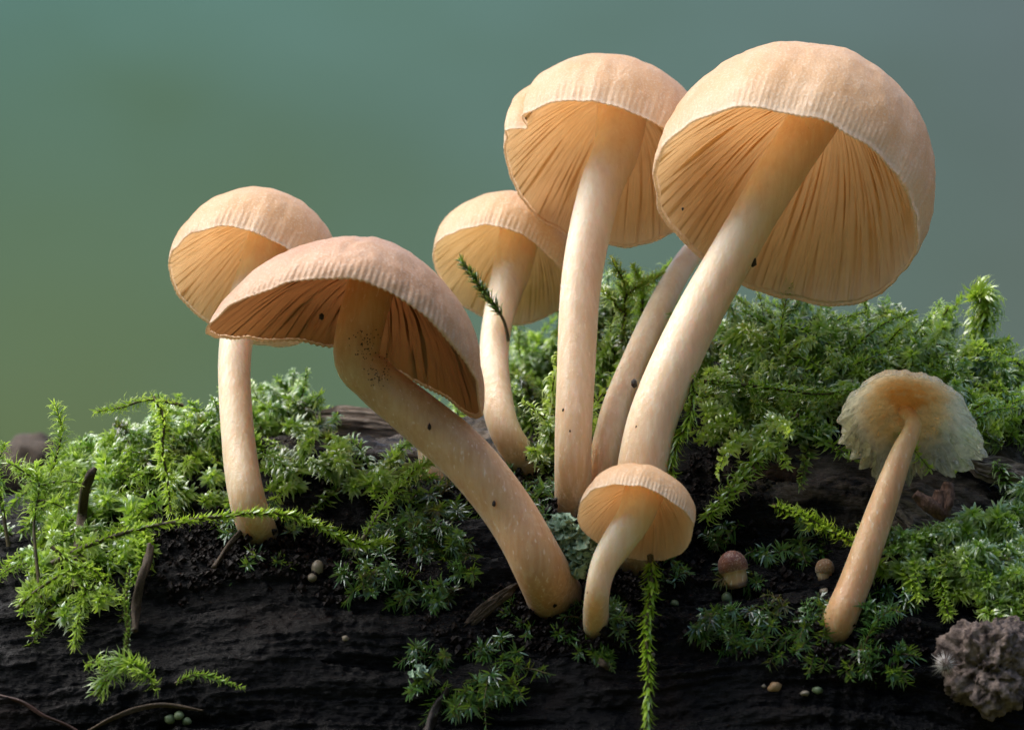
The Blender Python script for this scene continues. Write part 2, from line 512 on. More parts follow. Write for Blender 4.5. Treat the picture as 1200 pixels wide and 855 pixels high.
class Cap:
    def __init__(s, c, u, k, a, h, t=0.0, flesh=0.35, gill=0.3, droop=0.0, wob=0.03, seed=1, pin=2.4, skew=0.0, notches=(), rag=0.0):
        s.c = np.asarray(c, float)
        s.n, s.e1, s.e2 = frame(u, k)
        s.a, s.h, s.t, s.flesh, s.gd, s.droop, s.wob, s.seed, s.pin, s.skew, s.notches, s.rag = a, h, t, flesh, gill, droop, wob, seed, pin, skew, notches, rag
        s.R = math.hypot(a, t)
        s.fm = math.pi / 2 + math.atan2(t, a)
    def wobble(s, psi, rr):
        """lift along the axis and scale outwards, growing towards the rim"""
        q = s.seed * 3.7
        g = np.clip(rr, 0, 1.2)
        ra = 1 + s.wob * g * (1.3 * vnoise(np.cos(psi) * 1.3 + q, np.sin(psi) * 1.3, 0) + 0.5 * g ** 3 * vnoise(np.cos(psi) * 3.5 + q, np.sin(psi) * 3.5, 2)
                              + 0.22 * smooth(0.85, 1.0, g) * vnoise(np.cos(psi) * 9 + q, np.sin(psi) * 9, 4))
        lift = s.a * s.wob * g ** 2 * (1.1 * vnoise(np.cos(psi) * 1.6 + q, np.sin(psi) * 1.6, 7) + 0.6 * vnoise(np.cos(psi) * 5 + q, np.sin(psi) * 5, 9))
        lift = lift - s.droop * np.cos(psi) ** 2 * g ** 2 + s.skew * np.cos(psi) * g ** 2
        for (p0, wd, dep) in s.notches:
            dp = np.abs((psi - p0 + np.pi) % (2 * np.pi) - np.pi)
            ra = ra - dep * np.exp(-(dp / wd) ** 2) * smooth(0.75, 1.0, g)
        if s.rag:
            rg = 0.5 + 0.8 * vnoise(np.cos(psi) * 2.5 + q, np.sin(psi) * 2.5, 1) + 0.5 * vnoise(np.cos(psi) * 8 + q, np.sin(psi) * 8, 3) + 0.22 * vnoise(np.cos(psi) * 30 + q, np.sin(psi) * 30, 3)
            ra = ra - s.rag * rg * smooth(0.6, 1.0, g) * (0.15 + 0.85 * smooth(-0.5, 0.2, np.sin(psi)))
            lift = lift - 0.10 * s.a * smooth(0.5, 1.0, g) * np.cos(psi) ** 2
        return lift, ra
    def pos(s, r, d, psi):
        lift, ra = s.wobble(psi, r / s.a)
        rr = r * ra
        return s.c + (rr * np.cos(psi))[..., None] * s.e1 + (rr * np.sin(psi))[..., None] * s.e2 + (d + lift)[..., None] * s.n
    def under(s, r):
        return (s.h - s.flesh) * (1 - (np.clip(r / s.a, 0, 1)) ** s.pin)
    def edge(s, r):
        q = np.clip(r / s.a, 0, 1)
        return (s.h - s.flesh - 0.42 * s.gd) * (1 - q ** (s.pin * 0.92))
    def build(s, base, striae=90, stri_amp=0.006, na=640, thick=False):
        psi = np.linspace(0, 2 * np.pi, na, endpoint=False)
        rows, rad = [], []
        no = 38
        for i in range(1, no + 1):
            f = s.fm * (i / no) ** 0.9
            r = s.R * math.sin(f)
            d = s.t + (s.h - s.t if f < math.pi / 2 else s.R) * math.cos(f)
            q = f / s.fm
            amp = stri_amp * float(smooth(0.80, 0.98, q))
            rip = amp * np.cos(psi * striae + 0.8 * vnoise(np.cos(psi) * 6, np.sin(psi) * 6, s.seed))
            grain = 0.006 * s.a * vnoise(np.cos(psi) * r * 9, np.sin(psi) * r * 9, d * 9 + s.seed)
            dent = 0.02 * s.a * fbm(np.cos(psi) * r * 1.6, np.sin(psi) * r * 1.6, d * 1.6 + s.seed, 5, 3)
            k = rip + grain + dent
            rows.append(s.pos((r + k * math.sin(f)), d + k * math.cos(f) + 0 * psi, psi))
            rad.append(np.full(na, 0.9 * q if q < 1 else 0.95))
        lip = s.a * 0.013
        for (dr, dd) in ((0.3, -0.55), (-0.35, -0.9), (-1.0, -0.7), (-1.6, 0.0)):      # rounded margin, finely toothed
            tooth = 1 + (0.5 if stri_amp else 0.0) * np.cos(psi * striae)
            rows.append(s.pos(s.a + dr * lip + 0 * psi, dd * lip * tooth, psi))
            rad.append(np.full(na, 1.0))
        ni = 20 if thick else 0
        for i in range(ni):
            r = s.a * (1 - 1.8 * 0.022) * (1 - (i + 1) / (ni + 0.6))
            rows.append(s.pos(r + 0 * psi, s.under(np.array(r)) + 0 * psi, psi))
            rad.append(np.full(na, 0.3 + 0.55 * r / s.a))
        V = np.concatenate(rows)
        nr = len(rows)
        top = s.pos(np.zeros(1), np.full(1, s.h), np.zeros(1))
        bot = s.pos(np.zeros(1), np.full(1, float(s.under(np.array(0.0)))), np.zeros(1))
        V = np.vstack([V, top, bot]) if thick else np.vstack([V, top])
        F = grid_faces(nr, na, True)
        j = np.arange(na)
        ft = np.stack([np.full(na, nr * na), (j + 1) % na, j], -1)
        o = (nr - 1) * na
        fb = np.stack([np.full(na, nr * na + 1), o + j, o + (j + 1) % na], -1)
        if s.rag:                                          # the top stays fleshy, only the hanging skirt is thin
            rad = [q * (0.62 + 0.38 * smooth(-0.9, -0.2, np.sin(psi))) for q in rad]
        radv = np.concatenate(rad + ([[0.0], [0.3]] if thick else [[0.0]]))
        return mesh_np('cap', V - base, [F, ft[:, ::-1]] + ([fb[:, ::-1]] if thick else []), {'rad': radv})
    def gills(s, base, n, r0):
        """the underside: radiating blades, long ones from the stem and shorter ones between, on one folded sheet"""
        rn = np.random.default_rng(s.seed)
        ss = 5                                             # samples across one gill
        prof = np.array([0.0, 0.45, 1.0, 1.0, 0.45])
        lv = np.arange(n) % 4
        start = np.where(lv == 0, 0.0, np.where(lv == 2, rn.uniform(0.18, 0.40, n), rn.uniform(0.42, 0.70, n)))
        hmax = np.where(lv == 0, 1.0, np.where(lv == 2, 0.9, 0.75)) * rn.uniform(0.85, 1.1, n)
        p0 = 2 * np.pi * (np.arange(n) + 0.30 * rn.uniform(-1, 1, n)) / n
        fr, ph, am = rn.uniform(5, 9, n), rn.uniform(0, 6, n), rn.uniform(0.2, 1.0, n) * 0.020
        rows, rad, hgt = [], [], []
        nr = 44
        q = np.linspace(0.985, r0 * 0.6 / s.a, nr)
        for x in q:
            r = x * s.a
            on = smooth(0, 0.16, x - start)
            cen = p0 + am * np.sin(x * fr + ph) * (0.5 + x) + 0.03 * np.sin(p0 * 3 + x * 4)
            nxt = np.roll(cen, -1) + np.where(np.arange(n) == n - 1, 2 * np.pi, 0)
            psi = (cen[:, None] + (nxt - cen)[:, None] * (np.arange(ss)[None, :] - ss / 2) / ss)
            spacing = 2 * np.pi * r / n
            dep = np.minimum(s.gd * (1 - x ** 3) * 0.45 + 0.010, spacing * 0.48 + 0.010) * hmax * on
            H = dep[:, None] * prof[None, :]
            d = s.under(np.array(r)) - H * (1 + 0.12 * np.sin(x * 40 + np.arange(n)))[:, None]
            rows.append(s.pos(np.full(n * ss, r), d.ravel() - 0.004, psi.ravel()))
            rad.append(np.full(n * ss, x))
            hgt.append((H / (dep.max() + 1e-6)).ravel())
        V = np.concatenate(rows)
        return mesh_np('gills', V - base, grid_faces(nr, n * ss, True), {'rad': np.concatenate(rad), 'crest': np.concatenate(hgt)})

def tube(pts, rads, n=48, nseg=28, flat=0.06, seed=0, rough=0.02, name='stem', base=0, cap_ends=True):
    C = catmull(pts, n)
    rr = np.interp(np.linspace(0, 1, n), np.linspace(0, 1, len(rads)), rads)
    rr = np.convolve(np.pad(rr, 3, 'edge'), np.ones(7) / 7, 'valid')
    T = unit(np.gradient(C, axis=0))
    ref = np.array([0, -1.0, 0])
    rows = []
    psi = np.linspace(0, 2 * np.pi, nseg, endpoint=False)
    for i in range(n):
        b1 = unit(ref - T[i] * ref.dot(T[i]))
        b2 = np.cross(T[i], b1)
        ref = b1
        z = i / n * 6
        k = 1 + flat * np.cos(2 * psi + 0.6 * z + seed) + rough * 2.4 * vnoise(np.cos(psi) * 1.5 + seed, np.sin(psi) * 1.5, z * 0.8) + rough * vnoise(np.cos(psi) * 6 + seed, np.sin(psi) * 6, z * 1.4)
        rows.append(C[i] + (rr[i] * k * np.cos(psi))[:, None] * b1 + (rr[i] * k * np.sin(psi))[:, None] * b2)
    V = np.concatenate(rows + [C[:1], C[-1:]])
    F = grid_faces(n, nseg, True)
    j = np.arange(nseg)
    fs = np.stack([np.full(nseg, n * nseg), (j + 1) % nseg, j], -1)
    o = (n - 1) * nseg
    fe = np.stack([np.full(nseg, n * nseg + 1), o + j, o + (j + 1) % nseg], -1)
    rad = np.concatenate([np.repeat(np.linspace(0, 1, n), nseg), [0, 1]])
    return mesh_np(name, V - base, [F, fs, fe], {'rad': rad}), C, rr

def blob_mesh(name, c, r, seed, amp=0.35, sub=2, squash=(1, 1, 1), freq=1.6):
    import bmesh
    bm = bmesh.new()
    bmesh.ops.create_icosphere(bm, subdivisions=sub, radius=1.0)
    V = np.array([v.co[:] for v in bm.verts])
    F = np.array([[v.index for v in f.verts] for f in bm.faces])
    bm.free()
    k = 1 + amp * fbm(V[:, 0] * freq + seed, V[:, 1] * freq, V[:, 2] * freq, seed, 3)
    return mesh_np(name, V * k[:, None] * r * np.array(squash) + c, F)

MGROUP = 'mushrooms growing from the log'
FEET = []
def mushroom(label, cap, stem_px, radii, depths, m_cap, m_gill, m_stem, ngill=132, gr0=0.2, striae=110, stri=0.0032, specks=(), gills=True, top=0.0):
    """stem_px: points from the foot to just under the cap; the last joins the cap"""
    foot, nf = hit(*stem_px[0])
    FEET.append((foot, nf, radii[0]))
    base = foot - nf * 0.05
    root = thing('mushroom', base, label, 'mushroom', MGROUP)
    fc = foot + np.array([0, radii[0] * 0.95, 0])
    dn = unit(P(*stem_px[1], (depths[0] * 0.5 + depths[1] * 0.5)) - fc)
    dn = unit(dn + np.array([0, -0.25, 0.3]))
    pts = [fc - dn * 0.6, fc]
    ys = np.interp(np.linspace(0, 1, len(stem_px)), np.linspace(0, 1, len(depths)), depths)
    for (px, py), y in list(zip(stem_px, ys))[1:]:
        pts.append(P(px, py, foot[1] * (1 - y) + y * cap[0] if False else y))
    if cap is not None:
        c = cap if isinstance(cap, Cap) else cap
        att = c.c + c.n * (c.h - c.flesh * 0.75)
        pts.append(att)
        radii = list(radii) + [radii[-1] * 1.12]
    me, C, rr = tube(pts, [radii[0]] + list(radii), base=base, seed=len(label))
    obj('stem', me, m_stem, root)
    if cap is not None:
        obj('cap', cap.build(base, striae, stri, thick=not gills), m_cap, root)
        if gills:
            obj('gills', cap.gills(base, ngill, gr0), m_gill, root, kind='stuff')
    for (px, py, r, where) in specks:              # bits of dirt sticking to stem or cap
        if where == 's':
            pr = np.stack([600 + C[:, 0] * 100 * CAMD / (CAMD + C[:, 1]), 427.5 - (C[:, 2] - CAMZ) * 100 * CAMD / (CAMD + C[:, 1])], -1)
            i = int(np.argmin(np.abs(pr[:, 1] - py) + 0.2 * np.abs(pr[:, 0] - px)))
            off = (px - pr[i, 0]) / 100
            q = P(px, py, C[i, 1] - math.sqrt(max(rr[i] ** 2 - off ** 2, 0.0004)))
        else:
            q = P(px, py, where)
        obj('dirt_speck', blob_mesh('dirt_speck', q - base, r, int(px), 0.5, 1, (0.8, 0.6, 1.2)), M_DIRT, root)
    return root

# depths run from foot to cap
cap6 = Cap(P(925, 240, -0.45), (0.38, 0.92), 0.63, 1.61, 2.03, 0.40, flesh=0.20, gill=0.20, wob=0.035, seed=3, pin=2.2)
mushroom('largest mushroom with widest cap on thick leaning stem', cap6,
         [(744, 668), (747, 610), (756, 530), (772, 470), (812, 380), (862, 290), (906, 215)],
         [0.30, 0.30, 0.30, 0.305, 0.30, 0.285, 0.28, 0.285], [-0.45, -0.45, -0.4, -0.25, 0.0, 0.2], M_CAP, M_GILL, M_STEM, 216, 0.30, 150, 0.0034,
         specks=((882, 306, 0.07, 's'), (743, 449, 0.05, 's'), (746, 500, 0.022, 's'), (920, 195, 0.02, 's'), (800, 245, 0.02, -0.3)))
cap4 = Cap(P(705, 203, 1.25), (0.28, 0.96), 0.68, 1.21, 1.55, 0.30, flesh=0.15, gill=0.15, wob=0.04, seed=8, pin=2.2, notches=((3.30, 0.05, -0.05), (3.46, 0.06, 0.11)))
mushroom('tall straight mushroom with torn cap margin, left of the largest one', cap4,
         [(672, 606), (671, 540), (674, 450), (681, 330), (701, 230), (722, 175)],
         [0.235, 0.23, 0.225, 0.235, 0.255, 0.26, 0.28], [0.0, 0.05, 0.25, 0.7, 1.2, 1.5], M_CAP, M_GILL, M_STEM, 176, 0.24, 100,
         specks=((660, 480, 0.022, 's'), (668, 505, 0.018, 's')))
cap3 = Cap(P(587, 322, 2.4), (0.36, 0.93), 0.66, 0.83, 1.10, 0.24, flesh=0.11, gill=0.11, wob=0.04, seed=12, pin=2.2)
mushroom('small capped mushroom whose cap sits behind the tall straight stem', cap3,
         [(628, 560), (592, 505), (580, 450), (580, 400), (590, 350), (600, 315)],
         [0.19, 0.185, 0.185, 0.18, 0.19, 0.22, 0.24], [0.7, 1.0, 1.4, 1.9, 2.3, 2.55], M_CAP, M_GILLP, M_STEM, 140, 0.2, 84)
cap1 = Cap(P(290, 335, 1.2), (0.40, 0.92), 0.65, 1.0, 1.25, 0.27, flesh=0.13, gill=0.13, wob=0.035, seed=5, pin=2.2)
mushroom('leftmost mushroom, straight pale stem rising behind the moss strand', cap1,
         [(305, 634), (291, 590), (280, 520), (275, 430), (283, 370), (303, 320)],
         [0.24, 0.225, 0.21, 0.20, 0.20, 0.22, 0.26], [-0.1, 0.0, 0.3, 0.8, 1.2, 1.45], M_CAP, M_GILL, M_STEM, 152, 0.22, 90,
         specks=((284, 532, 0.02, 's'), (282, 305, 0.015, 1.9)))
cap2 = Cap(P(421, 376, -0.75), (0.30, 0.95), 0.25, 1.65, 0.90, 0.0, flesh=0.24, gill=0.18, droop=0.60, wob=0.03, seed=9, pin=2.6)
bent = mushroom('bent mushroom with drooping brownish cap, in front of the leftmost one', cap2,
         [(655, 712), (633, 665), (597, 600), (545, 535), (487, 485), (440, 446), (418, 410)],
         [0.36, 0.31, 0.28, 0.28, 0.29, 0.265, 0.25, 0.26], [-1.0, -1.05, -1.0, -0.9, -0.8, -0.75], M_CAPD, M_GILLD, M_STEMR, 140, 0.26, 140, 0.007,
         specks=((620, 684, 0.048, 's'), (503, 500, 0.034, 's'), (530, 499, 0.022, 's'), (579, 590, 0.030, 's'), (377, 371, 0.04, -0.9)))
V, F = [], []
tet = np.array([[1, 1, 1], [-1, -1, 1], [-1, 1, -1], [1, -1, -1]], float)
rg_ = np.random.default_rng(4)
for q in range(120):
    t = rg_.uniform(0, 1) ** 1.4
    px = 424 + 26 * t + rg_.normal() * (10 - 2 * t)
    py = 392 + 62 * t + rg_.normal() * 4
    sz = rg_.uniform(0.003, 0.008)
    dx = (px - (421 + 22 * t)) / 100
    V.append(tet * sz + P(px, py, -0.75 - math.sqrt(max(0.27 ** 2 - dx ** 2, 0.001)) - 0.07 * t) - np.array(bent.location))
    F.append(np.array([[0, 1, 2], [0, 3, 1], [0, 2, 3], [1, 3, 2]]) + 4 * q)
obj('dirt_grains', mesh_np('dirt_grains', np.vstack(V), np.concatenate(F)), M_DIRT, bent, kind='stuff')
cap7 = Cap(P(745, 612, -1.55), (0.30, 0.95), 0.60, 0.69, 0.64, 0.06, flesh=0.09, gill=0.08, wob=0.04, seed=15, pin=2.3)
mushroom('small mushroom in the very front, before the largest stem', cap7,
         [(699, 744), (699, 700), (707, 664), (726, 632), (744, 604)],
         [0.17, 0.15, 0.14, 0.165, 0.19, 0.20], [-1.2, -1.45, -1.5, -1.45, -1.4], M_CAP, M_GILL, M_STEM, 124, 0.14, 90,
         specks=((701, 722, 0.03, 's'), (690, 693, 0.03, 's')))
cap5 = Cap(P(880, 232, 2.6), (0.45, 0.89), 0.55, 0.62, 0.75, 0.1, flesh=0.15, gill=0.15, wob=0.03, seed=21)
mushroom('thin stemmed mushroom leaning behind the largest stem, cap hidden', cap5,
         [(700, 592), (708, 545), (722, 480), (748, 415), (778, 352), (806, 303), (845, 262)],
         [0.19, 0.185, 0.17, 0.16, 0.15, 0.145, 0.15], [0.3, 0.4, 0.7, 1.2, 1.9, 2.5], M_CAP, M_GILL, M_STEM, 80, 0.14, 70)

# the decayed one on the right: its margin is thin, wet and see-through
def m_membrane():
    m = Mat('wet_membrane')
    co = m.coord()
    rad = m.attr('rad')
    n = m.noise(co, 9, 4, 0.6)
    cen = m.maprange(m.math('ADD', rad, m.math('MULTIPLY', m.math('SUBTRACT', n, 0.5), 0.35)), 0.30, 0.52, 0.0, 1.0)
    c = m.mix(cen, (0.78, 0.46, 0.17), (0.92, 0.90, 0.74))
    nrm = m.bump(m.noise(co, 11, 3, 0.5, 0.6), 0.8, 0.06)
    d = m.n('ShaderNodeBsdfDiffuse', Color=c, Normal=nrm)
    t = m.n('ShaderNodeBsdfTranslucent', Color=c, Normal=nrm)
    g = m.n('ShaderNodeBsdfGlossy', Roughness=0.18, Normal=nrm)
    tr = m.n('ShaderNodeBsdfTransparent')
    tr.inputs[0].default_value = (0.92, 0.92, 0.80, 1)
    def mx(f, a, b):
        q = m.n('ShaderNodeMixShader')
        m.set(q.inputs[0], f)
        m.t.links.new(a.outputs[0], q.inputs[1])
        m.t.links.new(b.outputs[0], q.inputs[2])
        return q
    a = mx(0.72, d, t)
    b = mx(m.math('MULTIPLY', cen, m.maprange(n, 0.35, 0.65, 0.45, 0.78)), a, tr)
    c2 = mx(0.07, b, g)
    m.t.links.new(c2.outputs[0], m.out.inputs[0])
    return m.m
M_MEMB = m_membrane()
cap8 = Cap(P(1060, 508, -0.75), (0.14, 0.99), 0.84, 0.84, 0.50, 0.0, flesh=0.035, gill=0.05, wob=0.035, seed=33, pin=2.1, rag=0.32)
mushroom('decaying mushroom with ragged see-through cap, far right', cap8,
         [(978, 752), (986, 720), (1003, 680), (1030, 605), (1055, 535), (1070, 498)],
         [0.225, 0.21, 0.20, 0.19, 0.165, 0.12, 0.085], [-1.15, -1.15, -1.05, -0.9, -0.75, -0.6], M_MEMB, M_GILLP, M_STEMR, 60, 0.12, 60, 0.0, gills=False)
# young button, and a broken stub
def button(label, px, py, rc, hs, tilt, m_c, y0=0.0):
    foot, nf = hit(px, py)
    foot = foot + np.array([0, -0.05, 0])
    root = thing('mushroom_button', foot, label, 'mushroom', 'young mushroom buttons in the moss')
    d = unit(np.array([tilt, -0.25, 1.0]))
    me, C, rr = tube([foot - d * 0.1, foot, foot + d * hs * 0.6, foot + d * hs], [rc * 0.9, rc * 0.86, rc * 0.86, rc * 0.7], n=14, nseg=16, base=foot)
    obj('stem', me, M_STEMR, root)
    cp = Cap(foot + d * hs * 0.28, (tilt, 1), 0.05, rc, rc * 1.55, rc * 0.35, flesh=rc * 0.7, gill=rc * 0.1, wob=0.03, seed=int(px))
    cp.n = d
    obj('cap', cp.build(foot, 20, 0.002, 48, True), m_c, root)
M_BUT = flesh_mat('button_red', ((0.12, 0.040, 0.025), (0.20, 0.075, 0.045), (0.36, 0.18, 0.11)), [(0.30, 0.17, 0.10)], sss=0.08, frost=0.2)
M_BUTB = flesh_mat('button_tan', ((0.28, 0.15, 0.07), (0.36, 0.22, 0.11), (0.46, 0.30, 0.16)), [(0.45, 0.32, 0.18)], sss=0.08, frost=0.4)
button('dark red young button with pale stalk, right of the front mushroom', 861, 676, 0.165, 0.24, -0.2, M_BUT)
button('small tan button peeping from moss beside the decaying mushroom stem', 966, 672, 0.11, 0.04, 0.0, M_BUTB)


# ------------------------------------------------------------------ moss
class Moss:
    """collects shoots (a wiry stem with many small pointed, channelled leaves) into arrays"""
    def __init__(s):
        s.V, s.F4, s.F3, s.T, s.A, s.n = [], [], [], [], [], 0
        s.SV, s.SF, s.sn = [], [], 0
    def shoot(s, pts, nleaf, ll, lw, spread=50, curl=0.9, tint=0.5, stem_r=0.012, taper=(0.7, 1.0, 0.5), rn=None, appress=0.0, start=0.05, tuft=0.0, gravity=0.0, nsamp=24):
        C = catmull(pts, nsamp)
        T = unit(np.gradient(C, axis=0))
        t = np.linspace(start, 1, nleaf) ** (1 - 0.5 * tuft) + rn.uniform(-0.012, 0.012, nleaf)
        t = np.clip(t, 0, 1)
        u = t * (nsamp - 1)
        i0 = np.clip(u.astype(int), 0, nsamp - 2)
        f = (u - i0)[:, None]
        base = C[i0] * (1 - f) + C[i0 + 1] * f
        tan = unit(T[i0] * (1 - f) + T[i0 + 1] * f)
        ang = np.arange(nleaf) * 2.39996 + rn.uniform(-1.1, 1.1, nleaf)
        ref = np.where(np.abs(tan[:, 2:3]) < 0.9, np.array([[0, 0, 1.0]]), np.array([[1.0, 0, 0]]))
        b1 = unit(np.cross(tan, ref))
        b2 = np.cross(tan, b1)
        out = b1 * np.cos(ang)[:, None] + b2 * np.sin(ang)[:, None]
        sp = np.radians(spread * (1 - 0.55 * smooth(0.85, 1.0, t)) * rn.uniform(0.45, 1.45, nleaf))
        L = ll * np.interp(t, [0, 0.5, 1], taper) * rn.uniform(0.6, 1.35, nleaf)
        W = lw * np.interp(t, [0, 0.5, 1], [0.8, 1, 0.7]) * rn.uniform(0.8, 1.2, nleaf)
        d0 = unit(tan * np.cos(sp)[:, None] + out * np.sin(sp)[:, None])
        side = unit(np.cross(d0, out) + 1e-6)
        up = unit(np.cross(side, d0))                       # away from the stem side
        cu = curl * rn.uniform(0.2, 1.8, nleaf)
        base = base + out * stem_r * 0.5
        def at(q):                                          # the leaf bends along its length
            th = (cu * q)[:, None]
            p = base + d0 * (L[:, None] * q * np.cos(th * 0.6)) - np.sign(cu)[:, None] * 0 + (-up) * (L[:, None] * q * np.sin(th * 0.6)) * -1.0
            p[:, 2] -= gravity * L * q * q
            return p
        ch = (W * 0.28)[:, None] * up
        p1, p2, p3 = at(0.35), at(0.72), at(1.0)
        w1, w2 = (W * 0.5)[:, None] * side, (W * 0.34)[:, None] * side
        w0 = (W * 0.30)[:, None] * side
        vs = np.stack([base - w0, base + w0, p1 - w1 + ch, p1, p1 + w1 + ch, p2 - w2 + ch * 0.6, p2 + w2 + ch * 0.6, p3], 1)
        o = s.n + np.arange(nleaf)[:, None] * 8
        s.V.append(vs.reshape(-1, 3))
        s.F3 += [o + np.array([[0, 1, 3]]), o + np.array([[3, 6, 5]]), o + np.array([[5, 6, 7]]), o + np.array([[0, 3, 2]]), o + np.array([[1, 4, 3]]), o + np.array([[2, 3, 5]]), o + np.array([[3, 4, 6]])]
        tv = np.clip(tint + 0.10 * rn.normal(size=nleaf) + 0.14 * (t - 0.5), 0, 1)
        s.T.append(np.repeat(tv, 8))
        s.A.append(np.tile(np.array([0, 0, 0.35, 0.35, 0.35, 0.72, 0.72, 1.0]), nleaf))
        s.n += nleaf * 8
        # the stem
        nn = max(6, nsamp // 2)
        k = np.linspace(0, nsamp - 1, nn).astype(int)
        Cs, Ts = C[k], T[k]
        rf = np.where(np.abs(Ts[:, 2:3]) < 0.9, np.array([[0, 0, 1.0]]), np.array([[1.0, 0, 0]]))
        c1 = unit(np.cross(Ts, rf))
        c2 = np.cross(Ts, c1)
        rr = (stem_r * np.linspace(1.1, 0.4, nn))[:, None, None]
        a3 = np.arange(4) * np.pi / 2
        ring = Cs[:, None] + rr * (np.cos(a3)[None, :, None] * c1[:, None] + np.sin(a3)[None, :, None] * c2[:, None])
        s.SV.append(ring.reshape(-1, 3))
        s.SF.append(s.sn + grid_faces(nn, 4, True))
        s.sn += nn * 4
    def leaves(s, base=0):
        return mesh_np('moss_leaves', np.vstack(s.V) - base, [np.concatenate(s.F3)], {'tint': np.concatenate(s.T), 'along': np.concatenate(s.A)})
    def stems(s, base=0):
        return mesh_np('moss_stems', np.vstack(s.SV) - base, [np.concatenate(s.SF)])

def arc(root, d, L, droop, rn, n=5, wig=0.06):
    """a shoot's axis: rises along d, then bends over by its weight"""
    t = np.linspace(0, 1, n)[:, None]
    d = unit(d)
    sidev = unit(np.cross(d, np.array([0.2, 1, 0.1])))
    p = root + d * t * L + np.array([0, 0, -1.0]) * droop * L * t ** 2.2
    return p + sidev * (wig * L * np.sin(t * rn.uniform(2, 5) + rn.uniform(0, 6)) - wig * L * np.sin(rn.uniform(0, 6)))* t

CREST_PY = LPY[:, :JT].min(1)
def carpet_patch(ms, cx, cy, rx, ry, n, rn, length=(0.5, 1.15), ll=0.165, lw=0.042, tint=0.5, dirv=(0, -0.3, 0.75), jit=0.75, droop=(0.1, 0.7), nl=(70, 105), spread=(26, 46), curl=(1.0, 2.2), deep=2.2, ymin=-1.4):
    for _ in range(n):
        r, a = math.sqrt(rn.uniform()), rn.uniform(0, 6.283)
        px, py = cx + rx * r * math.cos(a), cy + ry * r * math.sin(a)
        if float(vnoise(px / 34.0, py / 26.0, 0.5, 91)) < -0.22:
            continue                                      # bare gaps between the clumps
        i = int(np.clip(np.argmin(np.abs(LPX[:, 230] - px)), 0, len(LX) - 1))
        above = CREST_PY[i] - py
        p, nn = hit(px, py)
        L = rn.uniform(*length)
        runner = rn.uniform() < 0.18 and length[1] > 0.9
        if runner:
            L *= rn.uniform(1.3, 1.7)
        if above > 0:
            y = p[1] + rn.uniform(ymin, deep * 0.3)
            q = P(px, py, y)
            p = np.array([q[0], y, q[2] - min(L * 0.7, 0.5)])
        d = unit(nn * 0.5 + np.array(dirv) + rn.normal(size=3) * jit * np.array([1, 0.6, 0.7]))
        ms.shoot(arc(p - d * 0.05, d, L, rn.uniform(*droop), rn), int(rn.integers(*nl) * (1.5 if runner else 1)), ll * rn.uniform(0.8, 1.2), lw, rn.uniform(*spread) * (0.75 if runner else 1), rn.uniform(*curl),
                 float(np.clip(tint + (0.25 if runner else 0) + 0.26 * rn.normal(), 0, 1)), 0.013, rn=rn, nsamp=16, gravity=rn.uniform(0, 0.3))

rn = np.random.default_rng(42)
ms = Moss()                                               # left end and top of the log
for a in ((190, 512, 95, 40, 110), (335, 475, 48, 56, 90), (400, 556, 95, 22, 34), (240, 560, 60, 50, 40), (290, 465, 60, 22, 24)):
    carpet_patch(ms, *a, rn, dirv=(-0.25, -0.4, 0.5), length=(0.45, 0.9))
for a in ((130, 565, 60, 40, 40), (60, 615, 50, 50, 22), (130, 630, 60, 45, 26), (85, 700, 45, 40, 10)):
    carpet_patch(ms, *a, rn, dirv=(-0.3, -0.6, 0.0), length=(0.4, 0.85), droop=(0.3, 0.8))
mo = obj('moss_carpet', ms.leaves(), M_MOSS, kind='stuff', label='green feathery moss covering the left part of the log', cat='moss')
obj('moss_stems', ms.stems(), M_MSTEM, mo, kind='stuff')
ms = Moss()                                               # behind the stems
for a in ((725, 400, 75, 75, 150), (625, 440, 45, 60, 80), (640, 520, 40, 40, 20)):
    carpet_patch(ms, *a, rn, dirv=(0, -0.1, 0.85), ymin=0.2)
mo = obj('moss_carpet', ms.leaves(), M_MOSS, kind='stuff', label='bright moss mound behind the tall straight stem', cat='moss')
obj('moss_stems', ms.stems(), M_MSTEM, mo, kind='stuff')
ms = Moss()                                               # right top
for a in ((880, 420, 85, 75, 230), (985, 425, 85, 62, 200), (1060, 425, 60, 40, 70), (1150, 480, 60, 50, 80), (900, 490, 80, 35, 80)):
    carpet_patch(ms, *a, rn, dirv=(0.1, -0.4, 0.65))
mo = obj('moss_carpet', ms.leaves(), M_MOSS, kind='stuff', label='thick moss cushion on the log below the largest cap', cat='moss')
obj('moss_stems', ms.stems(), M_MSTEM, mo, kind='stuff')
ms = Moss()                                               # right side, lower
for a in ((1160, 640, 55, 62, 120), (1190, 700, 25, 50, 40), (1060, 655, 55, 25, 20)):
    carpet_patch(ms, *a, rn, dirv=(-0.1, -0.6, 0.3), tint=0.5, length=(0.35, 0.75))
mo = obj('moss_carpet', ms.leaves(), M_MOSS, kind='stuff', label='bright moss hanging on the right edge above the crumbly clod', cat='moss')
obj('moss_stems', ms.stems(), M_MSTEM, mo, kind='stuff')
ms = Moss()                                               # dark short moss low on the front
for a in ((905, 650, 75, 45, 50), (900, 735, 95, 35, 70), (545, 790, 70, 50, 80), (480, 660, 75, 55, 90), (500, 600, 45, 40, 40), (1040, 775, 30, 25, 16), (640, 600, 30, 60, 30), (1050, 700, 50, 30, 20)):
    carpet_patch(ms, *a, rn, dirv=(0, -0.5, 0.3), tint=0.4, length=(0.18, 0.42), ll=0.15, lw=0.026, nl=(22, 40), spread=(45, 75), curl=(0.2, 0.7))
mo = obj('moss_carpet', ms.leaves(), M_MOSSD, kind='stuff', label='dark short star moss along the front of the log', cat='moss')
obj('moss_stems', ms.stems(), M_MSTEM, mo, kind='stuff')
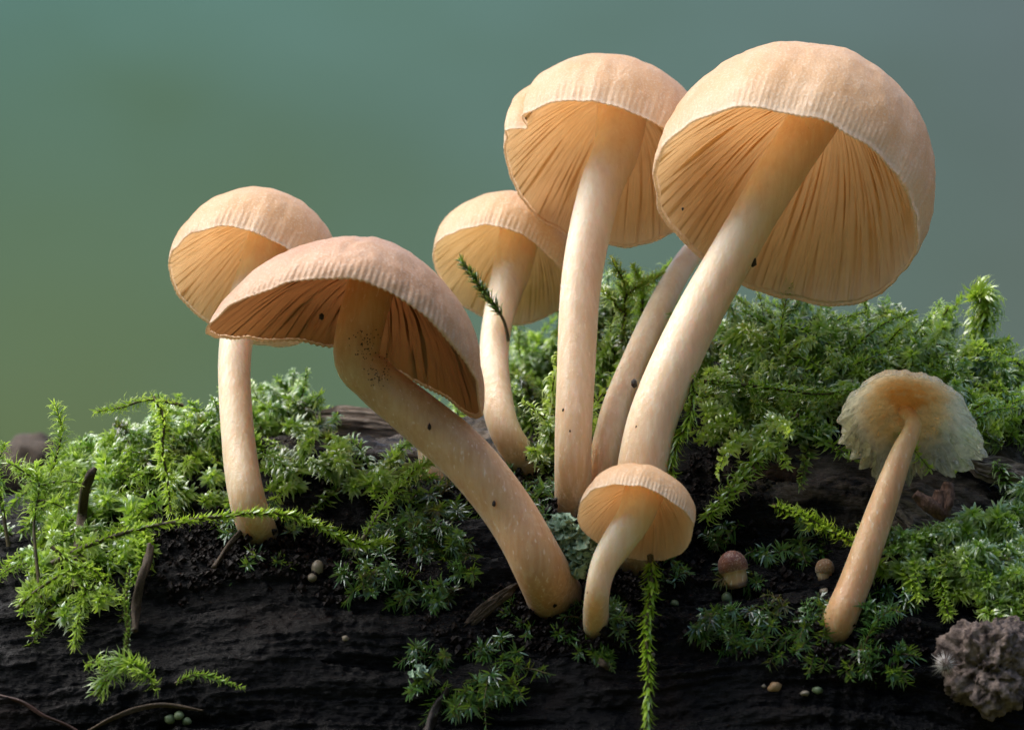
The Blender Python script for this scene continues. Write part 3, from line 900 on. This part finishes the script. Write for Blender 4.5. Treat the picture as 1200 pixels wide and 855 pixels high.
ms = Moss()                                               # little shoots leaning on the feet
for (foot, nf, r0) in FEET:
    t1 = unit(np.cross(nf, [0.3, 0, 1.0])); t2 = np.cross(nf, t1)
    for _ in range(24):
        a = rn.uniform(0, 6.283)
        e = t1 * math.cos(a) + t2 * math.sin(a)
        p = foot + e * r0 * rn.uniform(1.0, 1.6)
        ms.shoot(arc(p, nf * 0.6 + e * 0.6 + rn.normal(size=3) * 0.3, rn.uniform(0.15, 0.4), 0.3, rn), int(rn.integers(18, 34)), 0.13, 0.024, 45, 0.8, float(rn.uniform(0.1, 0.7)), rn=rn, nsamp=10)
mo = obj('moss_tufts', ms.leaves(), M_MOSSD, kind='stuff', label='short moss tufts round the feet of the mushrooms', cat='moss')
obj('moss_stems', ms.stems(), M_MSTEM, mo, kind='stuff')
ms = Moss()                                               # the far side of the log
for _ in range(420):
    i, j = int(rn.integers(30, len(LX) - 30)), int(np.argmin(np.abs(TH - rn.uniform(92, 150))))
    p, nn = LOGV[i, j], LOGN[i, j]
    d = unit(nn + rn.normal(size=3) * 0.5)
    L = rn.uniform(0.3, 0.55)
    ms.shoot(arc(p - d * 0.05, d, L, 0.3, rn), 40, 0.14, 0.036, 50, 0.9, float(np.clip(0.45 + 0.16 * rn.normal(), 0, 1)), rn=rn, nsamp=12)
mo = obj('moss_carpet', ms.leaves(), M_MOSS, kind='stuff', label='moss on the far side of the log', cat='moss')
obj('moss_stems', ms.stems(), M_MSTEM, mo, kind='stuff')

MSG = 'single moss shoots standing out from the carpet'
def single(label, px_pts, depths, nleaf, ll, lw, spread, curl, tint, mat, stem_r=0.016, taper=(0.7, 1, 0.6), start=0.03, gravity=0.0, branches=()):
    ys = np.interp(np.linspace(0, 1, len(px_pts)), np.linspace(0, 1, len(depths)), depths)
    pts = [P(px, py, y) for (px, py), y in zip(px_pts, ys)]
    rr = np.random.default_rng(int(px_pts[0][0] * 7 + px_pts[0][1]))
    m = Moss()
    nleaf, ll, lw, curl = int(nleaf * 2.3), ll * 1.15, lw * 0.95, curl + 0.5
    m.shoot(pts, nleaf, ll, lw, spread, curl, tint, stem_r, taper, rn=rr, start=start, gravity=gravity, nsamp=40)
    for (t, dx, dz, L) in branches:
        c = catmull(pts, 40)[int(t * 39)]
        m.shoot(arc(c, np.array([dx, rr.uniform(-0.3, 0.3), dz]), L, 0.2, rr), int(nleaf * L / 1.5), ll * 0.9, lw, spread, curl, tint + 0.05, stem_r * 0.7, taper, rn=rr, nsamp=14)
    base = pts[0]
    root = thing('moss_shoot', base, label, 'moss', MSG)
    obj('stem', m.stems(base), M_MSTEM, root)
    obj('leaves', m.leaves(base), mat, root, kind='stuff')

def surf_y(px, py, off=-0.25):
    return float(hit(px, py)[0][1]) + off
single('thick bright upright moss shoot tallest at the right skyline', [(1128, 445), (1140, 410), (1150, 380), (1158, 355), (1150, 342), (1143, 350)], [2.0, 1.8], 230, 0.20, 0.05, 44, 1.4, 0.85, M_MOSSY, 0.05, (1.0, 1.1, 0.7))
single('small upright moss shoot left of the tall bright one on the skyline', [(1110, 430), (1106, 400), (1104, 375), (1112, 360)], [2.0, 1.9], 80, 0.10, 0.035, 38, 1.2, 0.75, M_MOSSY, 0.03)
single('arching moss shoot reaching out past the right picture edge', [(1135, 440), (1160, 415), (1185, 420), (1215, 445)], [1.8, 1.5], 110, 0.11, 0.035, 42, 1.0, 0.7, M_MOSSY, 0.03)
single('drooping pale moss branch under the arching shoot at right', [(1130, 470), (1155, 455), (1175, 462), (1188, 485)], [1.2, 0.8], 90, 0.13, 0.032, 45, 1.0, 0.75, M_MOSS, 0.02, gravity=0.3)
single('moss branch behind the ragged see-through cap', [(1050, 415), (1085, 425), (1110, 440), (1122, 470)], [1.5, 0.9], 100, 0.14, 0.034, 48, 1.1, 0.7, M_MOSSY, 0.02, gravity=0.2)
single('short upright moss cluster below the drooping branch at right', [(1130, 535), (1134, 505), (1142, 480), (1160, 470)], [0.6, 0.4], 120, 0.12, 0.036, 50, 1.2, 0.65, M_MOSSY, 0.03)
single('long moss strand lying across the foot of the leftmost stem', [(60, 660), (110, 636), (170, 618), (240, 607), (305, 601), (350, 606), (392, 624), (425, 638), (455, 632)], [-0.9, -0.85, -0.75, -0.7, -0.6], 300, 0.10, 0.034, 24, 0.5, 0.75, M_MOSSY, 0.028, (1, 1, 1))
single('moss strand climbing from the long strand towards the bent mushroom', [(425, 632), (445, 600), (466, 572), (490, 548), (505, 540)], [-0.7, -0.3], 110, 0.12, 0.034, 34, 0.8, 0.7, M_MOSS, 0.025)
single('frosty upright moss shoot on the left skyline', [(50, 590), (58, 560), (68, 528), (72, 500), (64, 474)], [-0.2, 0.0], 120, 0.16, 0.026, 46, 0.6, 0.75, M_MOSS, 0.02, (1.1, 1.0, 0.6), branches=((0.2, -0.6, 0.5, 0.5), (0.1, 0.7, 0.5, 0.4)))
single('bushy moss shoot on a bare brown stalk at the far left', [(48, 700), (42, 650), (40, 610), (46, 570), (40, 545)], [-1.1, -0.6], 90, 0.18, 0.026, 60, 0.6, 0.6, M_MOSS, 0.022, start=0.5, branches=((0.8, -0.7, 0.5, 0.5), (0.75, 0.7, 0.3, 0.5), (0.65, 0.5, 0.0, 0.4)))
single('moss shoot at the picture edge left of the bushy one', [(10, 640), (2, 590), (-4, 550), (6, 520)], [-0.6, -0.4], 80, 0.13, 0.03, 50, 0.8, 0.6, M_MOSS, 0.022, start=0.25)
single('pale moss spray spreading from the brown stalk at left', [(20, 712), (45, 690), (75, 672), (105, 665), (130, 690)], [-1.2, -1.3], 120, 0.15, 0.028, 40, 0.9, 0.75, M_MOSSY, 0.02, gravity=0.25)
single('hanging moss spray above the black wood at left', [(60, 640), (88, 665), (100, 690), (92, 725), (88, 755)], [-1.2, -1.5], 100, 0.15, 0.026, 40, 0.8, 0.75, M_MOSS, 0.02, gravity=0.3, branches=((0.5, 0.8, -0.2, 0.45),))
single('drooping bright moss shoot left of the leftmost stem', [(180, 465), (192, 490), (190, 525), (196, 560), (200, 600)], [0.4, -0.3], 120, 0.13, 0.03, 42, 0.9, 0.75, M_MOSS, 0.025, gravity=0.3)
single('nearly level moss shoot at the left skyline', [(215, 475), (175, 468), (140, 478), (112, 482)], [0.9, 0.9], 80, 0.12, 0.028, 36, 0.8, 0.8, M_MOSS, 0.02)
single('slender bare tipped moss stalk standing at lower left', [(146, 770), (150, 735), (148, 700), (152, 664)], [-1.4, -1.5], 90, 0.05, 0.03, 16, 0.2, 0.35, M_MOSS, 0.03, (1, 1, 0.6))
single('low moss tuft under the slender stalk at lower left', [(110, 815), (130, 790), (150, 775), (170, 790)], [-1.4, -1.7], 90, 0.17, 0.03, 60, 0.7, 0.6, M_MOSS, 0.02, branches=((0.5, -0.8, 0.2, 0.4), (0.7, 0.6, -0.5, 0.4)))
single('thin dark moss sprig on the black wood at left', [(205, 800), (230, 790), (255, 795), (285, 805)], [-1.4, -1.6], 50, 0.09, 0.022, 30, 0.4, 0.45, M_MOSS, 0.012)
single('long moss tail hanging below the front mushroom cap', [(762, 650), (764, 690), (758, 740), (760, 790), (758, 860)], [-1.2, -2.0], 110, 0.13, 0.04, 16, 0.3, 0.6, M_MOSSY, 0.036, (1.1, 0.8, 1.0))
single('twisted moss strand hanging right of the largest stem', [(806, 420), (812, 455), (808, 490), (795, 515), (786, 545), (792, 570)], [-0.35, -0.6], 130, 0.14, 0.026, 26, 0.7, 0.65, M_MOSSY, 0.02, gravity=0.3)
single('glossy moss branch drooping over the dark hollow', [(935, 485), (912, 505), (893, 530), (868, 560), (848, 585), (828, 605)], [0.2, -0.5], 150, 0.17, 0.040, 52, 1.2, 0.55, M_MOSS, 0.03, gravity=0.25)
single('level moss branch over the dark hollow', [(825, 447), (860, 450), (905, 455), (960, 462), (1005, 455)], [0.2, 0.3], 170, 0.14, 0.036, 48, 1.1, 0.55, M_MOSS, 0.022, gravity=0.2)
single('pale moss branch lying left of the decaying mushroom stem', [(905, 592), (930, 600), (955, 612), (985, 628), (1010, 640)], [-0.5, -0.9], 120, 0.12, 0.036, 32, 0.9, 0.8, M_MOSSY, 0.025)
single('moss branch right of the decaying mushroom stem', [(1035, 640), (1065, 632), (1090, 626), (1120, 615)], [-0.9, -0.7], 90, 0.12, 0.03, 36, 0.8, 0.65, M_MOSS, 0.02)
single('pale moss curtain hanging above the crumbly clod', [(1125, 625), (1106, 645), (1102, 670), (1106, 700), (1112, 722)], [-0.7, -1.3], 130, 0.12, 0.034, 34, 0.8, 0.75, M_MOSS, 0.03, gravity=0.3)
single('small dark moss tip in front of the small cap behind', [(596, 400), (590, 375), (573, 348), (556, 326), (540, 305)], [1.7, 1.65], 70, 0.13, 0.035, 22, 0.4, 0.25, M_MOSSD, 0.02, (1, 1, 0.7), start=0.3)
single('upright moss plume between the two tallest stems', [(728, 400), (733, 365), (730, 330), (718, 306)], [1.6, 1.6], 130, 0.15, 0.034, 40, 0.8, 0.8, M_MOSS, 0.025, branches=((0.5, 0.7, 0.7, 0.6), (0.3, -0.5, 0.8, 0.5)))
single('feathery moss plume right of the tall plume, behind the largest stem', [(745, 400), (752, 365), (752, 335), (742, 312)], [2.0, 2.0], 120, 0.15, 0.032, 42, 0.8, 0.85, M_MOSSY, 0.025)
single('dark star moss tip on the right of the decaying stem foot', [(1012, 760), (1020, 740), (1030, 725), (1042, 715)], [-1.4, -1.5], 50, 0.18, 0.022, 50, 0.4, 0.5, M_MOSSD, 0.016)

# ------------------------------------------------------------------ wood fragments, soil, lichen and small things on the log
M_SOIL = plain('humus', (0.002, 0.0016, 0.0016), (0.012, 0.0075, 0.006), 9, 0.5, 0.03, spec=0.15)
M_GREYWOOD = plain('weathered_wood', (0.07, 0.054, 0.043), (0.34, 0.275, 0.215), 3.0, 0.75, 0.05, (1.2, 9, 9), 0.25, 0.9)
M_REDWOOD = plain('reddish_wood', (0.035, 0.016, 0.010), (0.16, 0.085, 0.055), 3.0, 0.6, 0.05, (9, 9, 2), 0.3, 0.9)
M_CLOD = plain('crumbly_clod', (0.024, 0.016, 0.015), (0.28, 0.215, 0.18), 7, 0.8, 0.06, spec=0.2, bstr=0.9)
M_LICH = plain('lichen', (0.20, 0.32, 0.20), (0.46, 0.60, 0.42), 12, 0.8, 0.03, spec=0.2)
M_BEAD = plain('bead_tan', (0.22, 0.13, 0.06), (0.40, 0.26, 0.13), 9, 0.5, 0.02)
M_BEADP = plain('bead_pale', (0.10, 0.085, 0.06), (0.26, 0.22, 0.16), 9, 0.4, 0.01)
M_BEADG = plain('bead_green', (0.06, 0.10, 0.04), (0.20, 0.25, 0.14), 9, 0.35, 0.01)
M_TWIG = plain('twig_bark', (0.015, 0.009, 0.005), (0.085, 0.055, 0.028), 8, 0.7, 0.03, (6, 6, 6))
M_TWIGR = plain('twig_red', (0.020, 0.008, 0.006), (0.06, 0.025, 0.018), 8, 0.6, 0.02)
M_FUZZ = plain('white_fuzz', (0.45, 0.43, 0.40), (0.6, 0.58, 0.54), 9, 0.9, 0.01)

def crumbs(areas, rmin, rmax, name, label):
    V, F, o = [], [], 0
    octa = np.array([[1, 0, 0], [-1, 0, 0], [0, 1, 0], [0, -1, 0], [0, 0, 1], [0, 0, -1], [.6, .6, .6], [-.6, .6, .6], [.6, -.6, .6], [-.6, -.6, .6], [.6, .6, -.6], [-.6, .6, -.6], [.6, -.6, -.6], [-.6, -.6, -.6]], float)
    quads = []
    for a in (0, 1):
        for b in (2, 3):
            for c in (4, 5):
                k = 6 + (1 if a else 0) + (2 if b == 3 else 0) + (4 if c == 5 else 0)
                for t in ((a, b, k), (b, c, k), (c, a, k)):
                    flip = (a + (b - 2) + (c - 4)) % 2
                    quads.append(t if not flip else t[::-1])
    quads = np.array(quads)
    for (cx, cy, rx, ry, n) in areas:
        for _ in range(n):
            r, a = math.sqrt(rn.uniform()), rn.uniform(0, 6.283)
            p, nn = hit(cx + rx * r * math.cos(a), cy + ry * r * math.sin(a))
            sz = rmin + (rmax - rmin) * rn.uniform() ** 2.5
            v = octa * sz * rn.uniform(0.55, 1.25, (14, 1)) * rn.uniform(0.7, 1.3, 3) + p + nn * sz * rn.uniform(-0.3, 0.7)
            V.append(v); F.append(quads + o); o += 14
    for (foot, nf, r0) in FEET:
        t1 = unit(np.cross(nf, [0.3, 0, 1.0])); t2 = np.cross(nf, t1)
        for _ in range(260):
            a, q = rn.uniform(0, 6.283), r0 * rn.uniform(0.8, 2.1)
            sz = rn.uniform(0.012, 0.055)
            p = foot + (t1 * math.cos(a) + t2 * math.sin(a)) * q + nf * (r0 * 1.7 * max(0, 1.55 - q / r0) * rn.uniform(0.1, 1.0))
            v = octa * sz * rn.uniform(0.55, 1.25, (14, 1)) * rn.uniform(0.7, 1.3, 3) + p
            V.append(v); F.append(quads + o); o += 14
    ob = obj(name, mesh_np(name, np.vstack(V), np.concatenate(F), smooth_shade=False), M_SOIL, kind='stuff')
    ob['label'] = label
crumbs([(300, 640, 80, 40, 700), (210, 660, 60, 50, 300), (420, 670, 90, 40, 400), (600, 730, 110, 45, 700), (720, 730, 70, 40, 350), (880, 640, 90, 60, 500), (920, 740, 120, 40, 400),
        (640, 610, 60, 30, 250), (560, 560, 40, 30, 150), (1040, 760, 60, 40, 250), (1150, 800, 60, 40, 200), (850, 560, 60, 40, 250), (190, 560, 90, 60, 200), (360, 540, 60, 40, 120), (305, 640, 30, 9, 120), (655, 716, 50, 12, 200), (699, 748, 24, 8, 70), (744, 676, 40, 8, 120), (978, 757, 30, 9, 90), (672, 610, 36, 8, 90), (628, 564, 24, 8, 60)], 0.010, 0.055, 'soil_crumbs', 'black crumbs of humus on the log')

def flake(name, label, cat, px_pts, y, wid, thick, mat, seed, split=0.0):
    """a splinter of wood: long, with grain ridges along it and ragged ends"""
    pts = [P(px, py, y + dy) for (px, py, dy) in px_pts]
    C = catmull(pts, 40)
    T = unit(np.gradient(C, axis=0))
    sd_ = unit(np.cross(T, np.array([0, -0.75, 0.65])))
    upv = np.cross(sd_, T)
    if upv[20, 1] > 0:
        upv = -upv
    ncol = 28
    cc = np.linspace(-1, 1, ncol)
    tt = np.linspace(0, 1, 40)
    wv = wid * (0.75 + 0.25 * np.sin(np.pi * tt)) * (1 + 0.25 * vnoise(tt * 6, tt * 0, seed)) * np.minimum(1, 0.25 + 6 * np.minimum(tt, 1 - tt))
    X = C[:, None] + sd_[:, None] * (cc[None, :, None] * wv[:, None, None])
    slip = 0.18 * vnoise(cc * 7 + seed, cc * 0, 3)
    X = X + T[:, None] * (slip[None, :, None] * (2 * tt - 1)[:, None, None])
    h = thick * (1 - np.abs(cc) ** 3)[None, :] + 0.5 * thick * vnoise(cc[None, :] * 8 + seed, tt[:, None] * 2.5, 1.0) + 0.25 * thick * vnoise(cc[None, :] * 17 + seed, tt[:, None] * 9, 2.0)
    topv = X + upv[:, None] * h[..., None]
    botv = X - upv[:, None] * (0.6 * thick)
    n = 40 * ncol
    V = np.vstack([topv.reshape(-1, 3), botv.reshape(-1, 3)])
    F = [grid_faces(40, ncol), n + grid_faces(40, ncol)[:, ::-1]]
    edge = np.concatenate([np.arange(ncol), np.arange(1, 40) * ncol + ncol - 1, (39 * ncol + np.arange(ncol - 1))[::-1], (np.arange(1, 39) * ncol)[::-1]])
    e2 = np.roll(edge, -1)
    F.append(np.stack([edge, e2, e2 + n, edge + n], 1))
    b = pts[0]
    ob = obj(name, mesh_np(name, V - b, F), mat, label=label, cat=cat)
    ob.location = [float(q) for q in b]
    return ob
flake('wood_splinter', 'grey weathered wood splinter lying between leftmost stem and bent mushroom', 'wood', [(355, 490, 0.0), (430, 494, 0.0), (520, 512, 0.0)], surf_y(440, 512, -0.22), 0.20, 0.07, M_GREYWOOD, 3)
flake('wood_splinter', 'grey brown wood splinter right of the decaying mushroom stem', 'wood', [(1040, 580, 0), (1075, 600, 0), (1100, 622, 0)], surf_y(1070, 600, -0.05), 0.20, 0.09, M_GREYWOOD, 11)
flake('wood_splinter', 'pale wood splinter at the right picture edge above the moss', 'wood', [(1145, 545, 0), (1180, 552, 0), (1230, 566, 0)], surf_y(1180, 555, -0.15), 0.18, 0.08, M_GREYWOOD, 17)
flake('wood_splinter', 'dull brown wood splinter in the dark hollow on the right', 'wood', [(880, 560, 0), (910, 552, 0), (945, 560, 0)], surf_y(905, 560, -0.05), 0.14, 0.07, M_REDWOOD, 23)
flake('wood_splinter', 'dark wood splinter leaning against the foot of the bent mushroom', 'wood', [(545, 735, 0), (575, 708, 0), (600, 690, 0)], surf_y(570, 715, -0.1), 0.07, 0.04, M_TWIG, 29)
flake('wood_splinter', 'brown stub of wood sticking out at the right edge under the arching shoot', 'wood', [(1180, 462, 0.4), (1195, 478, 0.3), (1215, 500, 0.2)], 0.9, 0.12, 0.09, M_REDWOOD, 31)
b0 = P(1085, 590, -0.95)
root = thing('wood_chip', b0, 'reddish brown forked wood chip below the ragged see-through cap', 'wood')
for pts_, rr_ in (([(1072, 578, -1.0), (1088, 592, -1.0), (1108, 604, -0.95)], [0.05, 0.09, 0.07]), ([(1111, 566, -0.9), (1109, 582, -0.93), (1106, 604, -0.95)], [0.06, 0.085, 0.08]), ([(1100, 575, -0.92), (1098, 590, -0.95), (1096, 602, -0.95)], [0.05, 0.075, 0.07])):
    me, _, _ = tube([P(*q) for q in pts_], rr_, n=16, nseg=14, rough=0.14, name='prong', base=b0)
    obj('prong', me, M_REDWOOD, root)

# the crumbly clod low on the right
def clod():
    import bmesh
    bm = bmesh.new()
    bmesh.ops.create_icosphere(bm, subdivisions=6, radius=1.0)
    V = np.array([v.co[:] for v in bm.verts])
    F = np.array([[v.index for v in f.verts] for f in bm.faces])
    bm.free()
    k = 1 + 0.50 * fbm(V[:, 0] * 1.7, V[:, 1] * 1.3, V[:, 2] * 1.3, 5, 3) + 0.10 * fbm(V[:, 0] * 5, V[:, 1] * 5, V[:, 2] * 5, 15, 4, 0.65) + 0.07 * fbm(V[:, 0] * 13, V[:, 1] * 13, V[:, 2] * 13, 35, 3, 0.65)
    k -= 0.16 * smooth(0.25, 0.55, vnoise(V[:, 0] * 8.5, V[:, 1] * 8.5, V[:, 2] * 8.5, 25)) * 0.8
    k -= 0.45 * np.exp(-((V[:, 0] + 0.15) ** 2 + (V[:, 1] + 0.93) ** 2 + (V[:, 2] + 0.10) ** 2) / 0.22)
    return V * k[:, None] * np.array([0.56, 0.46, 0.60]), F
cv, cf = clod()
pc = P(1160, 778, surf_y(1160, 790, -0.15))
ob = obj('clod', mesh_np('clod', cv, cf), M_CLOD, label='crumbly grey brown clod full of pits, bottom right corner', cat='clod')
ob.location = [float(q) for q in pc]

# lichen: small frilled lobes
def lichen(label, px, py, rx, ry, n, y, mat=M_LICH, rs=(0.05, 0.10)):
    c = P(px, py, y)
    root = thing('lichen', c, label, 'lichen')
    V, F, o = [], [], 0
    ns = 12
    for i in range(n):
        a, r = rn.uniform(0, 6.28), math.sqrt(rn.uniform())
        p = np.array([rx * r * math.cos(a), rn.uniform(-0.12, 0.12), ry * r * math.sin(a)]) / np.array([100, 1, 100])
        nrm = unit(np.array([p[0], -0.9, p[2] * 0.8 + 0.5]) + 0.5 * rn.normal(size=3))
        e = unit(np.cross(nrm, rn.normal(size=3)))
        f = np.cross(nrm, e)
        R0 = rn.uniform(*rs)
        ps = np.arange(ns) * 2 * np.pi / ns
        vv = [p[None]]
        for q, lift in ((0.55, 0.10), (1.0, 0.45)):
            w_ = R0 * q * (1 + 0.35 * np.sin(ps * 3 + i) * q)
            vv.append(p + w_[:, None] * (np.cos(ps)[:, None] * e + np.sin(ps)[:, None] * f) + (lift * R0 * (1 + 0.6 * np.sin(ps * 4 + i * 2)))[:, None] * nrm)
        vv.append(p[None] - nrm * R0 * 0.8)
        V.append(np.vstack(vv))
        j = np.arange(ns); j2 = (j + 1) % ns
        F.append(np.stack([0 * j, 1 + j, 1 + j2], 1) + o)
        F += [np.stack([1 + j, 1 + ns + j, 1 + ns + j2], 1) + o, np.stack([1 + j, 1 + ns + j2, 1 + j2], 1) + o, np.stack([1 + ns + j2, 1 + ns + j, 1 + 2 * ns + 0 * j], 1) + o]
        o += 2 + 2 * ns
    obj('lobes', mesh_np('lobes', np.vstack(V), np.concatenate(F)), mat, root, kind='stuff')
lichen('pale green frilly lichen between the bent mushroom foot and front mushroom', 662, 642, 30, 34, 150, -0.85)
lichen('tiny pale green lichen scale at the left rim of the low dark moss', 490, 789, 8, 8, 16, surf_y(490, 789, -0.1), rs=(0.03, 0.06))

# beads and eggs
BG = 'tiny round beads on the wood'
def bead(label, px, py, r, mat, sq=0.8, amp=0.55, g=BG, cat='bead', name='fungus_bead'):
    p, nn = hit(px, py)
    ob = obj(name, blob_mesh(name, np.zeros(3), r, int(px), amp, 2, (1, 1, sq)), mat, label=label, cat=cat, group=g)
    ob.location = [float(q) for q in (p + nn * r * 0.15)]
bead('largest tan bead on the black wood below the red button', 908, 806, 0.085, M_BEAD)
bead('tiny pale bead just left of the largest tan bead', 895, 805, 0.028, M_BEADP)
bead('pale bead left in the pair under the dark star moss', 943, 813, 0.05, M_BEADP)
bead('pale bead right in the pair under the dark star moss', 958, 810, 0.06, M_BEADG)
bead('tan bead in moss straight below the red button', 833, 724, 0.085, M_BEAD, 0.7)
bead('dim greenish bead in moss between the front cap and red button', 790, 708, 0.06, M_BEADG)
bead('greenish bead above the tan one in the moss', 852, 702, 0.065, M_BEADG, 1.2)
bead('small pale bead beside the decaying stem under the tan button', 966, 694, 0.05, M_BEADP, 0.8)
bead('lone pale bead on the black wood at lower centre left', 405, 748, 0.042, M_BEADP)
bead('white speck sized bead on the black wood at far left', 86, 762, 0.028, M_BEADP)
bead('very small bead on the wood right of the hanging tail', 765, 767, 0.028, M_BEADP)
bead('small bead on the black wood under the hollow clod side', 1145, 822, 0.075, M_BEAD, 0.7)
bead('pale oval egg, upper of two in the dark humus', 372, 668, 0.075, M_BEADP, 1.3, 0.08, 'pale eggs in the humus', 'egg', 'egg')
bead('pale oval egg, lower of two in the dark humus', 366, 678, 0.06, M_BEADP, 0.9, 0.08, 'pale eggs in the humus', 'egg', 'egg')
for (px, py, r, lab) in ((199, 842, 0.065, 'dim green pellet at the left end of the pellet heap'), (210, 838, 0.06, 'topmost dim green pellet of the heap at lower left'), (219, 845, 0.055, 'dim green pellet at the right end of the pellet heap')):
    bead(lab, px, py, r, M_BEADG, 0.9, 0.3, 'pellets heaped at the lower left', 'pellet', 'pellet')

# twigs and bare stalks
def twig(label, pts, rads, mat, cat='twig', seed=0):
    q = [P(*a) for a in pts]
    me, _, _ = tube(q, rads, n=60, nseg=12, rough=0.26, name='twig', base=q[0], seed=seed)
    ob = obj('twig', me, mat, label=label, cat=cat)
    ob.location = [float(c) for c in q[0]]
def sy(px, py, o=-0.08):
    return (px, py, surf_y(px, py, o))
twig('thin reddish twig lying low at the left picture edge', [sy(-10, 812), sy(25, 822), sy(50, 838), sy(80, 850), sy(100, 862)], [0.018, 0.022, 0.018, 0.015], M_TWIGR)
twig('tan twig at the bottom left beside the green pellets', [sy(100, 858), sy(130, 842), sy(165, 830), sy(200, 826), sy(238, 832)], [0.015, 0.022, 0.03, 0.026, 0.010], M_TWIG)
twig('thick tan stalk standing left under the moss strand', [sy(158, 740, -0.15), sy(160, 710, -0.3), sy(168, 675, -0.35), sy(176, 640, -0.3)], [0.035, 0.048, 0.045, 0.05], M_TWIG)
twig('dark rough stump of a stalk among the left shoots', [sy(88, 690, -0.2), sy(92, 650, -0.35), sy(98, 600, -0.4), (104, 560, 0.0), (112, 548, 0.0)], [0.05, 0.055, 0.05, 0.05, 0.03], M_TWIG)
twig('thin pale twig crossing below the foot of the leftmost stem', [sy(250, 665, -0.12), sy(272, 635, -0.2), sy(295, 612, -0.35), sy(312, 602, -0.3)], [0.025, 0.03, 0.02, 0.012], M_TWIG)
twig('dark twig at the bottom centre left of the low moss', [sy(500, 858), sy(512, 830, -0.15), sy(525, 805, -0.1)], [0.05, 0.045, 0.03], M_DIRT)
twig('short pale rootlet under the foot of the front mushroom', [sy(700, 768), sy(706, 778, -0.12), sy(716, 784, -0.1)], [0.02, 0.035, 0.012], M_TWIG)
# fuzzy white mould tuft beside the clod
q0 = P(1108, 778, surf_y(1108, 778, -0.25))
V, F = [], []
for i in range(130):
    d = unit(rn.normal(size=3) + np.array([-0.5, -0.4, 0]))
    e = unit(np.cross(d, rn.normal(size=3))) * 0.006
    f = np.cross(d, e)
    L = rn.uniform(0.10, 0.22)
    k = len(V)
    V += [e, -0.5 * e + f, -0.5 * e - f, d * L]
    F += [[k, k + 1, k + 3], [k + 1, k + 2, k + 3], [k + 2, k, k + 3]]
root = thing('mould_tuft', q0, 'fuzzy whitish mould tuft beside the left of the clod', 'mould')
obj('core', blob_mesh('core', np.zeros(3), 0.07, 4, 0.5), M_CLOD, root)
obj('hairs', mesh_np('hairs', np.array(V), np.array(F)), M_FUZZ, root, kind='stuff')
# a pale stub behind the bent stem
foot, nf = hit(508, 560)
root = thing('mushroom_stub', foot, 'pale broken mushroom stub behind the bent stem', 'mushroom')
me, _, _ = tube([foot - nf * 0.3, foot, P(505, 530, foot[1] + 0.05), P(500, 500, foot[1] + 0.1)], [0.17, 0.165, 0.155, 0.14], n=20, base=foot)
obj('stem', me, M_STEM, root)
# blurred lumps of bark far down the log at the left
for (px, py, y, r, lab) in ((30, 560, 7.5, 0.55, 'brown blurred bark lump far behind the left shoots'), (75, 585, 6.0, 0.45, 'smaller blurred bark lump right of the brown one')):
    ob = obj('bark_lump', blob_mesh('bark_lump', np.zeros(3), r, int(px), 0.5, 4, (1.1, 0.8, 1.0)), M_TWIG, label=lab, cat='bark')
    ob.location = [float(c) for c in P(px, py, y)]


# ------------------------------------------------------------------ a blurred tree at the edge of the wood
M_BARKG = plain('bark_mossy', (0.030, 0.045, 0.028), (0.055, 0.075, 0.045), 0.8, 0.9, 0.2)
M_NEEDLE = plain('spruce_needles', (0.020, 0.045, 0.024), (0.045, 0.085, 0.045), 0.5, 0.9, 0.1)
def tree(label, px, y, r, height, crown, mat, seed):
    x = (px - 600) / 100 * (CAMD + y) / CAMD
    base = np.array((x, y, -6.0))
    root = thing('tree', base, label, 'tree')
    q = np.random.default_rng(seed)
    pts = [base * 0 + np.array((q.normal() * 0.4 * k, 0, height * k / 4)) for k in range(5)]
    me, C, rr = tube(pts, [r * 1.3, r, r * 0.8, r * 0.55, r * 0.15], n=40, nseg=14, rough=0.05, name='trunk')
    obj('trunk', me, M_BARKG, root)
    V, F = [], []
    z0, z1, cr = crown
    for k in range(int(q.integers(26, 34))):               # drooping boughs set with flat sprays of leaves
        t = k / 30
        zz = z0 + (z1 - z0) * min(t, 1)
        a = k * 2.4
        L = cr * (1.05 - min(t, 1)) * q.uniform(0.7, 1.15) + 0.6
        for i in range(46):
            u = q.uniform(0.1, 1)
            c = np.array((math.cos(a) * L * u, math.sin(a) * L * u, zz - 0.35 * L * u * u)) + q.normal(size=3) * (0.09 * L, 0.09 * L, 0.05 * L)
            e1 = unit(q.normal(size=3)) * q.uniform(0.5, 1.1) * 0.09 * cr
            e2 = unit(np.cross(e1, q.normal(size=3))) * 0.05 * cr
            n = len(V)
            V += [c - e1, c + e2, c + e1, c - e2]
            F.append([n, n + 1, n + 2, n + 3])
    obj('crown', mesh_np('crown', np.array(V), np.array(F), smooth_shade=False), mat, root)
tree('dark blurred trunk at the upper left edge', -38, 150, 1.05, 90, (50, 88, 12), M_NEEDLE, 3)
